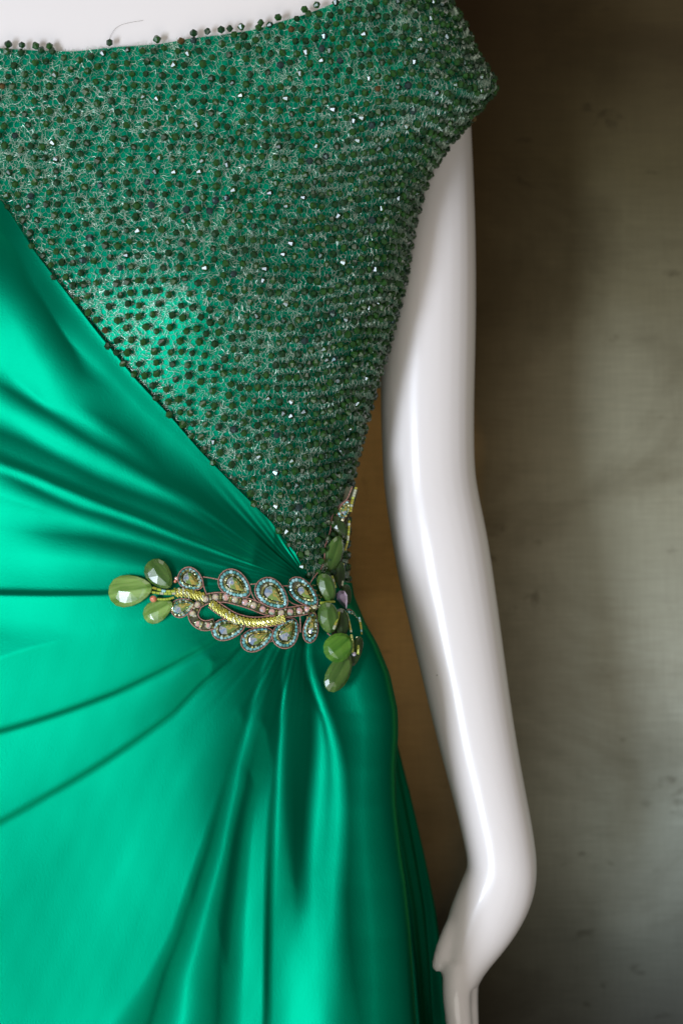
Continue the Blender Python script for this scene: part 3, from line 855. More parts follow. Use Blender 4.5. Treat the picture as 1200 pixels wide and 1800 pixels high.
def hex_edges(w, hgt, jit, q0, q1, y0, y1, seed):
    """Honeycomb edges as pairs of 2-D points with jittered nodes."""
    r = np.random.default_rng(seed)
    nq = int((q1 - q0) / w) + 2
    ny = int((y1 - y0) / hgt) + 2
    # brick lattice equals honeycomb topology
    ii, jj = np.meshgrid(np.arange(ny), np.arange(nq * 2), indexing='ij')
    X = q0 + jj * w * 0.5
    Yy = y0 + ii * hgt + np.where((ii + jj) % 2 == 0, -1, 1) * hgt * 0.17
    X = X + r.normal(size=X.shape) * jit * w
    Yy = Yy + r.normal(size=X.shape) * jit * hgt
    wob = 5.0
    X = X + wob * patch_noise(X, Yy, seed + 1, 60)
    Yy = Yy + wob * patch_noise(X, Yy, seed + 2, 60)
    pts = np.stack([X, Yy], -1)
    E1 = np.stack([pts[:, :-1], pts[:, 1:]], -2).reshape(-1, 2, 2)
    m = ((ii[:-1] + jj[:-1]) % 2 == 1)
    E2 = np.stack([pts[:-1], pts[1:]], -2)[m]
    return np.concatenate([E1, E2])


def strands(E, rad, lift, segs, curl, seed, keep=1.0, patch=None):
    """Turn 2-D edges into thin three-sided tubes lying on the bodice."""
    r = np.random.default_rng(seed)
    mid = E.mean(1)
    a = R_tab(mid[:, 1]) - CX
    ph = mid[:, 0] / a
    pxm = CX + a * np.sin(ph)
    ok = bodice_mask(pxm, mid[:, 1], ph)
    if keep < 1:
        ok &= r.random(len(E)) < keep
    if patch is not None:
        ok &= patch_noise(mid[:, 0], mid[:, 1], patch[0], patch[1]) > patch[2]
    E = E[ok]
    n = len(E)
    t = np.linspace(0, 1, segs + 1)[None, :, None]
    d = E[:, 1] - E[:, 0]
    perp = np.stack([-d[:, 1], d[:, 0]], -1)
    pts = E[:, :1] * (1 - t) + E[:, 1:] * t
    bow = (r.normal(size=(n, 1, 1)) * curl) * np.sin(math.pi * t) + (r.normal(size=(n, 1, 1)) * curl * 0.7) * np.sin(2 * math.pi * t)
    pts = pts + perp[:, None] * bow
    off = lift + np.abs(r.normal(size=(n, 1))) * 0.0006 * np.sin(math.pi * t[..., 0]) + 0 * pts[..., 0]
    _, w, _, nn = on_bodice(pts[..., 0], pts[..., 1], off)
    tt = nrm(np.gradient(w, axis=1))
    aa = nrm(np.cross(tt, nn))
    k = 3
    ang = np.arange(k) * 2 * math.pi / k + 0.5
    rr = (rad * r.uniform(0.75, 1.3, size=(n, 1, 1, 1)))
    v = w[:, :, None] + rr * (np.cos(ang)[:, None] * aa[:, :, None] + np.sin(ang)[:, None] * nn[:, :, None])
    v = v.reshape(-1, 3)
    base = (np.arange(n) * (segs + 1) * k)[:, None, None]
    i = (np.arange(segs) * k)[None, :, None]
    j = np.arange(k)[None, None, :]
    j2 = (j + 1) % k
    f = np.stack([base + i + j, base + i + j2, base + i + k + j2, base + i + k + j], -1).reshape(-1, 4)
    return v, f


def net_part(name, lots, mat, label):
    V, F, n = [], [], 0
    for v, f in lots:
        V.append(v)
        F.append(f + n)
        n += len(v)
    me = mesh_data(name, np.concatenate(V), np.concatenate(F), [mat], None, True)
    return link(name, me, bodice, kind='stuff', label=label)


QR = (-330, 1240, -120, 1040)
net_part('tulle_net', [strands(hex_edges(10, 9, 0.10, *QR, 5), 0.00011, 0.0007, 1, 0.0, 6)], M_FINE, 'fine green tulle over the satin lining')
net_part('silver_net', [
    strands(hex_edges(15, 11, 0.24, *QR, 21), 0.00019, 0.0013, 3, 0.28, 22, 0.60),
    strands(hex_edges(12, 13, 0.26, *QR, 31), 0.00019, 0.0017, 3, 0.36, 32, 0.58, (33, 30, -0.05)),
    strands(hex_edges(11, 15, 0.28, *QR, 41), 0.00019, 0.0021, 3, 0.42, 42, 0.55, (43, 26, 0.3)),
], M_THREAD, 'crinkled silver thread net')

# ---- crystal beads


def bicone(k=8):
    v, f = [], []
    for z, r in ((-0.84, 0.46), (0.0, 1.0), (0.84, 0.46)):
        for j in range(k):
            t = j * 2 * math.pi / k
            v.append((r * math.cos(t), r * math.sin(t), z))
    for i in range(2):
        for j in range(k):
            j2 = (j + 1) % k
            f.append((i * k + j, i * k + j2, (i + 1) * k + j2, (i + 1) * k + j))
    f.append(tuple(range(k))[::-1])
    f.append(tuple(2 * k + j for j in range(k)))
    return np.array(v), f


def rand_rot(r):
    q = r.normal(size=4)
    q /= np.linalg.norm(q)
    w, x, y, z = q
    return np.array([[1 - 2 * (y * y + z * z), 2 * (x * y - z * w), 2 * (x * z + y * w)],
                     [2 * (x * y + z * w), 1 - 2 * (x * x + z * z), 2 * (y * z - x * w)],
                     [2 * (x * z - y * w), 2 * (y * z + x * w), 1 - 2 * (x * x + y * y)]])


def build_beads():
    import mathutils
    r = np.random.default_rng(77)
    pts = []
    cell = {}
    dmin = 18.5
    for _ in range(60000):
        q = r.uniform(-320, 1200)
        y = r.uniform(-60, 1020)
        # loosely in rows, as a sewn meander
        row = 21.0
        yy = y + 12 * math.sin(q * 0.012)
        y += (round(yy / row) * row - yy) * 0.55
        a = float(R_tab(y)) - CX
        ph = q / a
        if abs(ph) > 1.62:
            continue
        px = CX + a * math.sin(ph)
        if not bool(bodice_mask(np.array(px), np.array(y), np.array(ph), -3)) or px < -30:
            continue
        key = (int(q // dmin), int(y // dmin))
        bad = False
        for i in (-1, 0, 1):
            for j in (-1, 0, 1):
                for (qq, y2) in cell.get((key[0] + i, key[1] + j), ()):
                    if (qq - q) ** 2 + (y2 - y) ** 2 < dmin ** 2:
                        bad = True
        if bad:
            continue
        cell.setdefault(key, []).append((q, y))
        pts.append((q, y))
    # beads standing on the neckline
    for x in (18, 42, 66, 90, 195, 278, 342, 366, 390, 405, 425, 459, 489, 535, 556):
        y = float(NECK(x)) - 4
        pts.append((float(phi_of(x, y)) * (float(R_tab(y)) - CX), y))
    pts = np.array(pts)
    pxx, w, ph, n = on_bodice(pts[:, 0], pts[:, 1], np.interp(pts[:, 0] / (R_tab(pts[:, 1]) - CX), [0.9, 1.4], [0.0042, 0.0026]))
    order = np.argsort(np.abs(ph - 0.25))
    V, F = bicone()
    kinds = [mesh_data('bead', V, F, [m]) for m in M_BEAD]
    rest = Bag()
    cnt = 0
    for c, i in enumerate(order):
        vis = -8 < pxx[i] < 900 and -8 < pts[i, 1]
        k = int(r.choice(4, p=[0.59, 0.375, 0.03, 0.005]))
        sc = 0.00285 * r.uniform(0.88, 1.12) * (0.86 if ph[i] > 1.25 else 1.0)
        if ph[i] > 0.85 and k == 2 and r.random() < 0.6:
            k = 1
        M = rand_rot(r)
        # axis mostly lies in the cloth
        ax = nrm(np.cross(n[i], r.normal(size=3)) + 0.25 * r.normal(size=3))
        u = nrm(np.cross(ax, n[i] + 0.01))
        M = np.stack([u, np.cross(ax, u), ax], -1)
        if vis and cnt < 300:
            o = link('bead', kinds[k], bodice)
            m4 = mathutils.Matrix([list(M[0] * sc) + [w[i, 0]], list(M[1] * sc) + [w[i, 1]], list(M[2] * sc) + [w[i, 2]], [0, 0, 0, 1]])
            o.matrix_local = m4
            cnt += 1
        else:
            rest.add(V @ M.T * sc + w[i], F, k)
    rest.link('scattered_beads', M_BEAD, bodice, kind='stuff', label='dark green crystal beads towards the side and edges of the bodice')
    print('beads', len(pts), 'single', cnt)


build_beads()

# ------------------------------------------------------------------ jewelled belt
belt = link('jewelled_belt', None, None,
            label='beaded belt ornament of green leaf stones and teardrop crystals across the gown waist', category='belt')


def belt_height():
    gx = np.arange(170, 660, 4.0)
    gy = np.arange(840, 1230, 4.0)
    xx, yy = np.meshgrid(gx, gy)
    h = np.where(yy > EDGE(xx), drape_off(xx, yy), 0.003)
    m = h.copy()
    for ax in (0, 1):
        for s in range(1, 5):
            m = np.maximum(m, np.maximum(np.roll(m, 1, ax), np.roll(m, -1, ax)))
    m = gsmooth(gsmooth(m, 4, 0), 4, 1)
    return gx, gy, m


BGX, BGY, BH = belt_height()


def bh(px, py):
    i = np.clip((np.asarray(py, float) - BGY[0]) / 4, 0, len(BGY) - 1.001)
    j = np.clip((np.asarray(px, float) - BGX[0]) / 4, 0, len(BGX) - 1.001)
    a, b_ = i.astype(int), j.astype(int)
    u, v = i - a, j - b_
    return BH[a, b_] * (1 - u) * (1 - v) + BH[a + 1, b_] * u * (1 - v) + BH[a, b_ + 1] * (1 - u) * v + BH[a + 1, b_ + 1] * u * v


def Q(px, py, off=0.0, face=0.0):
    """Point on top of the gown at px, py lifted by off (m) and its frame n, u, v."""
    px, py = np.asarray(px, float), np.asarray(py, float)
    lim = CX + (R_tab(py) - CX) * 0.965
    pc = np.minimum(px, lim)
    ph = phi_of(pc, py)
    _, p, n = surf(ph, py)
    # smooth normal, turned a little to the front where asked
    n = nrm(n * (1 - face) + np.array([0, -1.0, 0]) * face)
    p = p + n * (bh(pc, py) + np.asarray(off))[..., None]
    tgt = P(px, py, p[..., 1])
    p = tgt                      # keep the seen place, at the depth of the cloth
    u = nrm(np.array([1.0, 0, 0]) - n * n[..., :1])
    v = np.cross(u, n)
    v = np.where(v[..., 2:3] > 0, -v, v)
    return p, n, u, v


def frame(px, py, ang, off, face=0.0):
    p, n, u, v = Q(px, py, off, face)
    c, s = math.cos(R_(ang)), math.sin(R_(ang))
    X = u * c + v * s
    Yv = np.cross(n, X)
    return p, X, Yv, n


def setpiece(name, local, faces, mats, parent, px, py, ang, off, midx=None, smooth=False, face=0.0, **props):
    """A piece with its own origin: local coordinates in photo pixels, x along the tip, z outward."""
    import mathutils
    p, X, Yv, n = frame(px, py, ang, off, face)
    me = mesh_data(name, np.asarray(local, float) * S, faces, mats, midx, smooth)
    o = link(name, me, parent, **props)
    o.matrix_local = mathutils.Matrix([[X[i], Yv[i], n[i], p[i]] for i in range(3)] + [[0, 0, 0, 1]])
    return o


def pear(L, W, n=16, point=0.55):
    """Pear outline, tip on +x, counter-clockwise."""
    t = np.arange(n) * 2 * math.pi / n
    x = np.cos(t)
    y = np.sin(t) * (1 - point * 0.5 * (1 + x)) ** 0.9 * (1 + 0.25 * point)
    return np.stack([x * L / 2, y * W / 2], -1)


def crystal_geo(L, W, h):
    n = 10
    o = pear(L, W, n, 0.85)
    c = np.array([-0.12 * L, 0])
    rings = [(1.0, 0.0), (0.98, h * 0.3), (0.52, h), (0.0, h * 1.05)]
    v = []
    for s, z in rings[:3]:
        for q in o:
            w = c + (q - c) * s
            v.append((w[0], w[1], z))
    v.append((c[0], c[1], h * 1.02))
    f = []
    for i in range(2):
        for j in range(n):
            j2 = (j + 1) % n
            a, b_, c_, d = i * n + j, i * n + j2, (i + 1) * n + j2, (i + 1) * n + j
            if i == 0:
                f.append((a, b_, c_, d))
            else:
                f += [(a, b_, d), (b_, c_, d)]
    for j in range(n):
        f.append((2 * n + j, 2 * n + (j + 1) % n, 3 * n))
    return np.array(v), f


def dome_stone(r, h, k=7):
    v = [(r * math.cos(j * 2 * math.pi / k), r * math.sin(j * 2 * math.pi / k), 0) for j in range(k)]
    v += [(r * 0.92 * math.cos((j + .5) * 2 * math.pi / k), r * 0.92 * math.sin((j + .5) * 2 * math.pi / k), h * 0.45) for j in range(k)]
    v += [(r * 0.5 * math.cos(j * 2 * math.pi / k), r * 0.5 * math.sin(j * 2 * math.pi / k), h) for j in range(k)]
    f = []
    for j in range(k):
        j2 = (j + 1) % k
        f += [(j, j2, k + j), (j2, k + j2, k + j), (k + j, k + j2, 2 * k + j2), (k + j, 2 * k + j2, 2 * k + j)]
    f.append(tuple(2 * k + j for j in range(k)))
    return np.array(v), f


def ring_positions(o, step, phase=0.0):
    c = np.vstack([o, o[:1]])
    d = np.r_[0, np.cumsum(np.linalg.norm(np.diff(c, axis=0), axis=1))]
    n = max(4, int(d[-1] / step))
    s = (np.arange(n) + phase) * d[-1] / n
    return np.stack([np.interp(s, d, c[:, 0]), np.interp(s, d, c[:, 1])], -1)


BV, BF = bicone(6)


def motif(px, py, ang, cl, cw, ol, ow, face=0.0, off=0.0012, squash=1.0):
    """Teardrop crystal in two rings of beads on a felt backing with a rose cord round it."""
    r = random
    o = pear(ol, ow, 22, 0.42)
    if squash != 1.0:
        o[:, 1] *= squash
    sh = np.array([0.04 * ol, 0])
    v = [(q[0], q[1], 0) for q in o] + [(q[0] * .96, q[1] * .96, 3.0) for q in o]
    k = len(o)
    f = [tuple(range(k, 2 * k))] + [(j, (j + 1) % k, k + (j + 1) % k, k + j) for j in range(k)]
    back = setpiece('teardrop_motif', v, f, [M_BACK], belt, px, py, ang, off, None, False, face)
    W = lambda me_name, verts, faces, mats, mi=None, sm=False, **pr: link(me_name, mesh_data(me_name, np.asarray(verts) * S, faces, mats, mi, sm), back, **pr)
    # crystal
    cl, cw = cl * 1.1, cw * 1.12
    cv, cf = crystal_geo(cl, cw * squash, cw * 0.36)
    cv = cv + np.array([sh[0], 0, 4.0])
    pat = []
    for i in range(len(cf)):
        if i < 10:
            pat.append(r.choice([2, 0, 3]))
        elif i < 30:
            j = (i - 10) // 2
            pat.append([2, 1, 1, 2, 3, 0, 3, 2, 2, 1][(j + r.choice([0, 0, 1])) % 10])
        else:
            pat.append([1, 2, 1, 2, 3, 0, 3, 2, 1, 1][(i - 30) % 10])
    W('crystal', cv, cf, M_CRY, pat)
    # seed beads round the crystal
    bag = Bag()
    inner = pear(cl + 6.5, (cw + 6.5) * squash, 22, 0.75) + sh
    for q in ring_positions(inner, 3.3):
        M = rand_rot(RNG)
        bag.add(BV @ M.T * 2.45 + np.array([q[0], q[1], 4.8]), BF, r.choices([0, 1, 2], [5, 5, 3])[0])
    me = mesh_data('seed_bead_ring', np.concatenate(bag.v) * S, bag.f, M_SEED, bag.m)
    link('seed_bead_ring', me, back, kind='stuff')
    # aqua stones in the outer ring
    bag = Bag()
    mid = pear(ol - 8.5, (ow - 8.5) * squash, 22, 0.46)
    dv, df = dome_stone(3.5, 3.0, 6)
    for q in ring_positions(mid, 6.1, 0.3):
        sc = r.uniform(0.85, 1.1)
        a = r.uniform(0, 6.28)
        c, s = math.cos(a), math.sin(a)
        tl = np.array([[1, 0, r.uniform(-.25, .25)], [0, 1, r.uniform(-.25, .25)], [0, 0, 1]])
        rv = dv @ np.array([[c, s, 0], [-s, c, 0], [0, 0, 1]]) @ tl.T
        bag.add(rv * sc + np.array([q[0], q[1], 3.0]), df, r.choices([0, 1, 2], [5, 4, 3])[0])
    me = mesh_data('aqua_stone_ring', np.concatenate(bag.v) * S, bag.f, M_AQUA, bag.m)
    link('aqua_stone_ring', me, back, kind='stuff')
    # cord
    loop = np.c_[o * 1.03, np.full(k, 2.2)]
    # beaded look of a gimp cord
    lp = ring_positions(loop[:, :2], 2.2)
    rad = 1.05 + 0.25 * np.sin(np.arange(len(lp)) * 2.6)
    tv, tf = tube_geo(np.c_[lp, np.full(len(lp), 2.4)][:, [0, 2, 1]], rad, 5, True)
    W('cord', tv[:, [0, 2, 1]], [q[::-1] for q in tf], [M_CORD], None, True)
    return back


MOTIFS = [
    (336, 1019, 33, 29, 21, 46, 40, 0.0), (321, 1068, -20, 29, 18, 40, 34, 0.0), (413, 1028, 35, 32, 22, 60, 48, 0.0), (478, 1045, 40, 33, 24, 64, 50, 0.1),
    (532, 1042, 38, 27, 17, 64, 42, 0.2), (401, 1106, -12, 33, 20, 56, 40, 0.0), (452, 1123, -27, 34, 21, 58, 42, 0.05), (503, 1113, -60, 33, 23, 56, 46, 0.15),
    (546, 1104, -80, 26, 11, 54, 28, 0.3),
]
for mo in MOTIFS:
    motif(*mo[:7], face=mo[7])
motif(603, 897, -58, 17, 11, 40, 22, face=0.5, off=0.002)
motif(620, 1093, -118, 20, 11, 46, 24, face=0.5, off=0.003)


def path_cord(pts, name='cord', rad=1.05, mat=None, off=0.0022, parent=None, face=0.0):
    q = resample(pts, 2.0)
    p, n, u, v = Q(q[:, 0], q[:, 1], off, face)
    rr = (rad + 0.28 * np.sin(np.arange(len(q)) * 2.4)) * S
    tv, tf = tube_geo(p, rr, 5)
    return link(name, mesh_data(name, tv, tf, [mat or M_CORD], None, True), parent or belt)


def strip(pts, hw, name, mat, off, parent=None):
    """Flat felt strip under a row of stones."""
    q = resample(pts, 4.0)
    t = nrm(np.gradient(q, axis=0))
    nrml = np.stack([-t[:, 1], t[:, 0]], -1)
    V = []
    for k, o_ in ((-1, off), (-1, off + 0.0011), (1, off + 0.0011), (1, off)):
        w = q + nrml * hw * k
        p, n, u, v = Q(w[:, 0], w[:, 1], o_)
        V.append(p)
    V = np.stack(V, 1).reshape(-1, 3)
    f = []
    for i in range(len(q) - 1):
        for j in range(4):
            j2 = (j + 1) % 4
            f.append((i * 4 + j, (i + 1) * 4 + j, (i + 1) * 4 + j2, i * 4 + j2))
    f += [(0, 1, 2, 3), tuple((len(q) - 1) * 4 + j for j in (3, 2, 1, 0))]
    return link(name, mesh_data(name, V, f, [mat]), parent or belt)


def side(pts, d):
    q = resample(pts, 6.0)
    t = nrm(np.gradient(q, axis=0))
    return q + np.stack([-t[:, 1], t[:, 0]], -1) * d


# rows of pink iridescent stones
CHAIN = [(347, 1062), (361, 1053), (379, 1050), (397, 1050), (413, 1054), (431, 1059), (446, 1064), (462, 1071), (478, 1075), (494, 1077), (510, 1076), (526, 1074), (539, 1071), (552, 1068)]
LOOP = [(347, 1062), (338, 1078), (340, 1089), (349, 1097), (358, 1101), (367, 1100), (378, 1096)]
row = strip(CHAIN, 7.5, 'stone_row', M_BACK, 0.0006)
row2 = strip(LOOP, 7.0, 'stone_row', M_BACK, 0.0004)
for c in (CHAIN, LOOP):
    for d in (-8.6, 8.6):
        path_cord(side(c, d))
rv, rf = dome_stone(6.3, 5.4, 8)
ROSE_ME = []
for q in range(4):
    pat = []
    for i in range(len(rf)):
        pat.append(random.choices([0, 1, 2, 3], [5, 4, 3, 3])[0])
    me = mesh_data('rhinestone', rv * S, rf, M_ROSE, pat)
    ROSE_ME.append(me)
STONES = [(c, row) for c in CHAIN[1:]] + [((338.5, 1079), row2), ((348, 1096), row2), ((366, 1100), row2), ((347, 1063), row2)]
import mathutils
for (sx, sy), par in STONES:
    p, X, Yv, n = frame(sx, sy, random.uniform(0, 360), 0.0016, 0.1 if sx > 500 else 0.0)
    o = link('rhinestone', random.choice(ROSE_ME), par)
    o.matrix_local = mathutils.Matrix([[X[i], Yv[i], n[i], p[i]] for i in range(3)] + [[0, 0, 0, 1]])
# pairs of olive seed beads between the stones
bag = Bag()
for c in (CHAIN, LOOP):
    cc = np.array(c, float)
    for a_, b_ in zip(cc[:-1], cc[1:]):
        m = (a_ + b_) / 2
        t = nrm(b_ - a_)
        nr = np.array([-t[1], t[0]])
        for k in (-1.5, -0.5, 0.5, 1.5):
            w = m + nr * k * 3.4
            p, n, u, v = Q(w[0], w[1], 0.0025)
            bag.add(BV @ rand_rot(RNG).T * 2.3 * S + p, BF, random.choices([0, 1, 2], [5, 4, 2])[0])
bag.link('separator_beads', M_SEED, belt, kind='stuff')


def bugle_band(pts, width, name, mat, nacross, step=3.6):
    """Raised band covered in slanting bugle beads."""
    q = resample(pts, step)
    t = nrm(np.gradient(q, axis=0))
    nr = np.stack([-t[:, 1], t[:, 0]], -1)
    core_p, n, u, v = Q(q[:, 0], q[:, 1], 0.0016)
    tv, tf = tube_geo(core_p, width * 0.42 * S, 8)
    core = link(name, mesh_data(name, tv, tf, [M_BACK], None, True), belt)
    bag = Bag()
    for i in range(len(q)):
        for k in range(nacross):
            a = (k + 0.5 + (0.5 if i % 2 else 0) * 0.6) / nacross * 2 - 1
            a = max(-0.98, min(0.98, a))
            w = q[i] + nr[i] * a * width * 0.5
            lift = 0.0016 + math.sqrt(max(0.0, 1 - a * a)) * width * 0.42 * S
            p, nn_, uu, vv = Q(w[0], w[1], lift)
            ax = nrm((nr[i][0] * uu + nr[i][1] * vv) + 0.7 * (t[i][0] * uu + t[i][1] * vv) - nn_ * a * 0.5)
            hl = width / nacross * 0.62 * S
            bv, bf = tube_geo(np.array([p - ax * hl, p + ax * hl]), 1.75 * S, 5)
            bag.add(bv, bf, random.choices([0, 1, 2], [7, 2, 1])[0])
    me = mesh_data('bugle_beads', np.concatenate(bag.v), bag.f, [mat, M_SEED[1], M_SEED[2]], bag.m, False)
    link('bugle_beads', me, core, kind='stuff')
    return core


B1 = [(308, 1041), (320, 1041), (333, 1043), (346, 1046), (357, 1049)]
B2 = [(372, 1060), (383, 1069), (395, 1077), (406, 1084), (418, 1089), (439, 1094), (460, 1094), (481, 1091), (499, 1087)]
bugle_band(B1, 14, 'bugle_band', M_GOLD, 3)
bugle_band(B2, 13, 'bugle_band', M_GOLD, 3)
path_cord(side(B2, -9.0))
path_cord(side(B2, 9.0))
for c in ([(357, 1014), (370, 1016), (385, 1019)], [(357, 1026), (360, 1038), (363, 1044)], [(440, 1027), (446, 1027), (452, 1026)], [(497, 1030), (502, 1030), (508, 1030)],
          [(424, 1117), (428, 1122), (432, 1124)], [(474, 1128), (480, 1127), (486, 1126)], [(441, 1040), (446, 1052), (452, 1058)], [(527, 1082), (528, 1097), (528, 1112)],
          [(507, 1056), (515, 1062), (526, 1065), (540, 1064)]):
    path_cord(c)


def bead_strand(pts, name, mats, weights, length=7.0, rad=2.2, off=0.003, face=0.0, parent=None):
    q = resample(pts, length)
    bag = Bag()
    for a_, b_ in zip(q[:-1], q[1:]):
        d = b_ - a_
        e = np.array([a_ + d * 0.06, b_ - d * 0.06])
        p, n, u, v = Q(e[:, 0], e[:, 1], off, face)
        bv, bf = tube_geo(p, rad * S, 6)
        bag.add(bv, bf, random.choices(range(len(mats)), weights)[0])
    return bag.link(name, mats, parent or belt)


SM = [M_LIME, M_GOLD, M_SEED[2], M_AQUA[1]]
bead_strand([(268, 1033), (278, 1036), (290, 1040), (308, 1039)], 'bead_strand', SM, [5, 2, 3, 1], 7.5, 2.3, 0.0052)
bead_strand([(267, 1041), (280, 1043), (294, 1044), (309, 1043)], 'bead_strand', SM, [4, 3, 3, 1], 6.5, 2.3, 0.0050)
bead_strand([(275, 1053), (286, 1054), (298, 1053), (306, 1050)], 'bead_strand', SM, [7, 3, 0, 0], 5.0, 2.0, 0.0050)


def leaf_stone(px, py, ang, L, W, mat, off, face=0.0, th=0.22, point=0.45, tilt=0.0, shade=False):
    """Pear-cut stone: thin girdle, two rows of crown facets and a sloping ridge along the middle."""
    n = 16
    o = pear(L, W, n, point)
    c = np.array([0.10 * L, 0])
    h = W * th
    v = []
    for k, (s, z) in enumerate(((0.95, -h * 0.5), (1.0, 0), (0.97, h * 0.22), (0.76, h * 0.70))):
        for j, q in enumerate(o):
            w = c + (q - c) * s
            v.append((w[0], w[1], z))
    # ridge of three points from the round end to the tip
    r0 = 4 * n
    v += [(-0.24 * L, 0.02 * W, h * 0.98), (0.02 * L, -0.05 * W, h * 1.06), (0.33 * L, 0.0, h * 0.80)]
    f = []
    for i in range(3):
        for j in range(n):
            j2 = (j + 1) % n
            a, b_, c_, d = i * n + j, i * n + j2, (i + 1) * n + j2, (i + 1) * n + j
            f.append((a, b_, c_, d))
    top = [3 * n + j for j in range(n)]
    near = [2 if o[j, 0] > 0.20 * L else (1 if o[j, 0] > -0.12 * L else 0) for j in range(n)]
    for j in range(n):
        j2 = (j + 1) % n
        if near[j] == near[j2]:
            f.append((top[j], top[j2], r0 + near[j]))
        else:
            f.append((top[j], top[j2], r0 + near[j2], r0 + near[j]))
    f.append(tuple(range(n))[::-1])
    v = np.array(v)
    if tilt:
        c_, s_ = math.cos(tilt), math.sin(tilt)
        v = v @ np.array([[1, 0, 0], [0, c_, s_], [0, -s_, c_]])
    ob = setpiece('leaf_stone', v, f, [mat], belt, px, py, ang, off, None, False, face)
    return ob


leaf_stone(229, 1038, -7, 80, 62, M_LEAF[0], 0.0030, th=0.11)
leaf_stone(280, 1010, 48, 60, 48, M_LEAF[1], 0.0042, th=0.13)
leaf_stone(278, 1073, -30, 57, 43, M_LEAF[0], 0.0028, th=0.13)
# the hanging side cluster
F = 0.80
for (x, y, ang, L, W, mi, off, tl) in [
        (595, 928, 62, 42, 24, 2, 0.004, 0.5), (586, 975, -72, 62, 30, 1, 0.006, 0.5), (595, 1014, 95, 50, 20, 2, 0.003, 0.3), (573.5, 1033, 70, 46, 27, 1, 0.006, 0.3),
        (577, 1086, 80, 48, 31, 1, 0.006, 0.2), (600, 1094, 85, 44, 23, 2, 0.005, 0.2), (595, 1138, -40, 48, 43, 3, 0.009, 0.1), (595, 1183, -62, 64, 36, 1, 0.006, 0.2),
        (626, 1145, 105, 48, 17, 2, 0.003, 0.2), (609, 1046, 85, 34, 16, 2, 0.001, 0.2)]:
    leaf_stone(x, y, ang, L * 1.15, W * 1.22, M_LEAF[mi], off, face=F, th=0.20, point=0.2, tilt=tl * 0.6)

# lilac cut stone at the heart of the side cluster
lv, lf = crystal_geo(36, 25, 11)
setpiece('lilac_stone', lv, lf, [M_LILAC], belt, 602, 1055, 70, 0.0085, None, False, F, label='lilac metallic cut stone')
# little round beads
sv, sf = bicone(9)
for (x, y, r_, m, nm) in [(269.5, 1053, 6.3, M_CORAL, 'coral_bead'), (310, 1017, 3.4, M_ROSE[0], 'pink_pearl'), (308, 1022, 2.8, M_CORAL, 'pink_pearl'),
                          (622, 1150, 4.2, M_ROSE[3], 'lilac_bead'), (602, 914, 3.4, M_ROSE[1], 'pink_pearl'), (587, 1098, 4.0, M_ROSE[3], 'lilac_bead')]:
    t = np.linspace(0, math.pi, 7)
    v = [(r_ * math.sin(a) * math.cos(b_), r_ * math.sin(a) * math.sin(b_), r_ * 0.9 * math.cos(a)) for a in t[1:-1] for b_ in np.arange(10) * math.pi / 5]
    f = [tuple(int(i) for i in q) for q in grid_faces(5, 10, True)]
    v += [(0, 0, r_ * 0.82), (0, 0, -r_ * 0.9)]
    f += [(j, (j + 1) % 10, 50) for j in range(10)] + [(40 + (j + 1) % 10, 40 + j, 51) for j in range(10)]
    setpiece(nm, v, f, [m], belt, x, y, 20, 0.0062 if x < 400 else 0.009, None, True, 0.3)
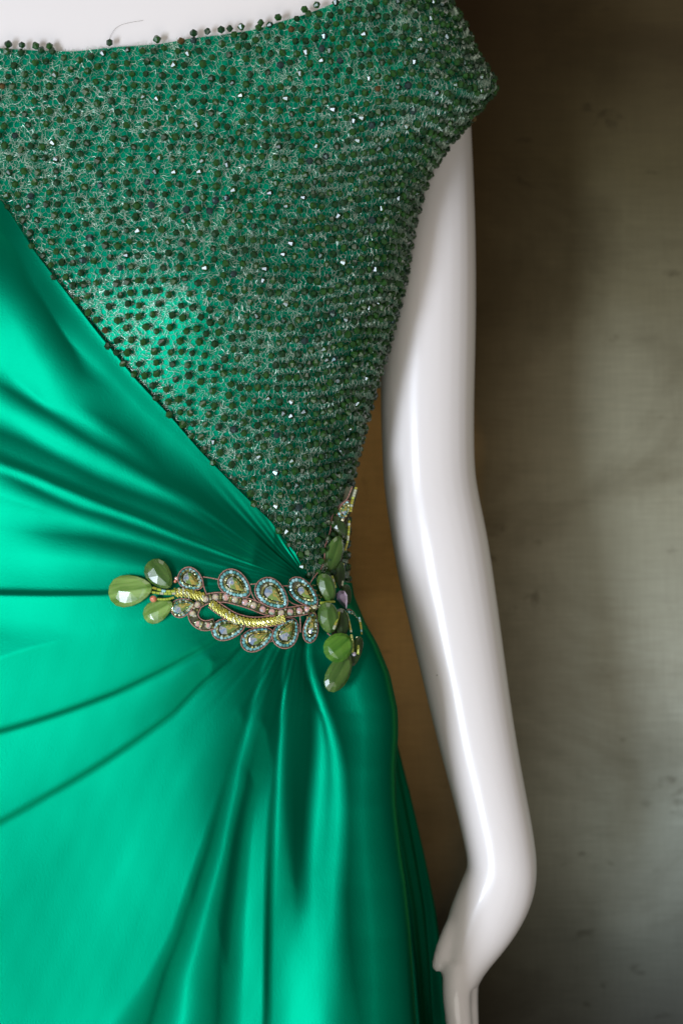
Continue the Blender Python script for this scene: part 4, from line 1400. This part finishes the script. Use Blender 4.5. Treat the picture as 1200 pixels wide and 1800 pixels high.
# strands and cords of the side cluster
for pts, w, ln, rd, off in [
        ([(583, 1012), (586, 1022), (590, 1034)], [6, 2, 2, 0], 6, 2.2, 0.006), ([(563, 1060), (574, 1059), (588, 1058)], [6, 1, 2, 1], 6, 2.3, 0.008),
        ([(596, 1076), (594, 1086), (590, 1096), (586, 1106)], [6, 3, 2, 0], 6, 2.2, 0.010), ([(617, 1116), (619, 1130), (619, 1147)], [7, 1, 2, 0], 7, 2.6, 0.010),
        ([(627, 1120), (630, 1133), (629, 1150)], [6, 1, 3, 2], 7, 2.6, 0.008), ([(609, 1078), (613, 1092), (617, 1112)], [1, 8, 1, 0], 3.4, 2.0, 0.009),
        ([(614, 915), (613, 935), (611, 952), (606, 968)], [4, 6, 1, 0], 4.5, 2.0, 0.003), ([(603, 990), (603, 1008), (601, 1030)], [3, 4, 3, 0], 4.5, 1.8, 0.003),
        ([(626, 856), (622, 870), (618, 884), (616, 900)], [2, 6, 3, 1], 4.5, 2.6, 0.001), ([(631, 1085), (634, 1100), (635, 1116)], [2, 5, 3, 2], 4.5, 2.0, 0.002)]:
    bead_strand(pts, 'bead_strand', SM, w, ln, rd, off, F)
path_cord([(542, 1031), (548, 1020), (557, 1008), (566, 998), (570, 985), (571, 960), (577, 945), (581, 930), (583, 908), (594, 890), (610, 878), (615, 866), (619, 855)], face=0.3, off=0.003)
path_cord([(575, 1113), (582, 1119), (588, 1124)], face=0.3, off=0.004)
strip([(619, 858), (612, 885), (600, 910), (592, 950), (590, 1000), (588, 1050), (590, 1100), (600, 1150)], 11, 'felt_backing', M_BACK, 0.0005)
bag = Bag()
for _ in range(70):
    t = random.random()
    x = 540 + 24 * random.random()
    y = 1026 + 68 * t
    p, n, u, v = Q(x, y, 0.003, 0.3)
    bag.add(BV @ rand_rot(RNG).T * 2.1 * S + p, BF, random.choices([0, 1, 2], [6, 4, 1])[0])
bag.link('filler_beads', M_SEED, belt, kind='stuff')

# ------------------------------------------------------------------ a stray hair lying on the chest
hp = resample([(190, 76), (194, 62), (202, 49), (214, 42), (232, 38), (252, 35)], 3)
ph = np.arcsin((hp[:, 0] - CX) / 600)
yy = Y0 - (0.0715 + 0.000073 * hp[:, 1]) * prof(ph) - YAW * (hp[:, 0] - CX) * S - 0.95 * bumps(hp[:, 0], hp[:, 1]) - 0.0012
tv, tf = tube_geo(P(hp[:, 0], hp[:, 1], yy), 0.00009, 4)
link('stray_hair', mesh_data('stray_hair', tv, tf, [M_HAIR], None, True), None, label='fine stray hair lying on the white mannequin chest', category='hair')
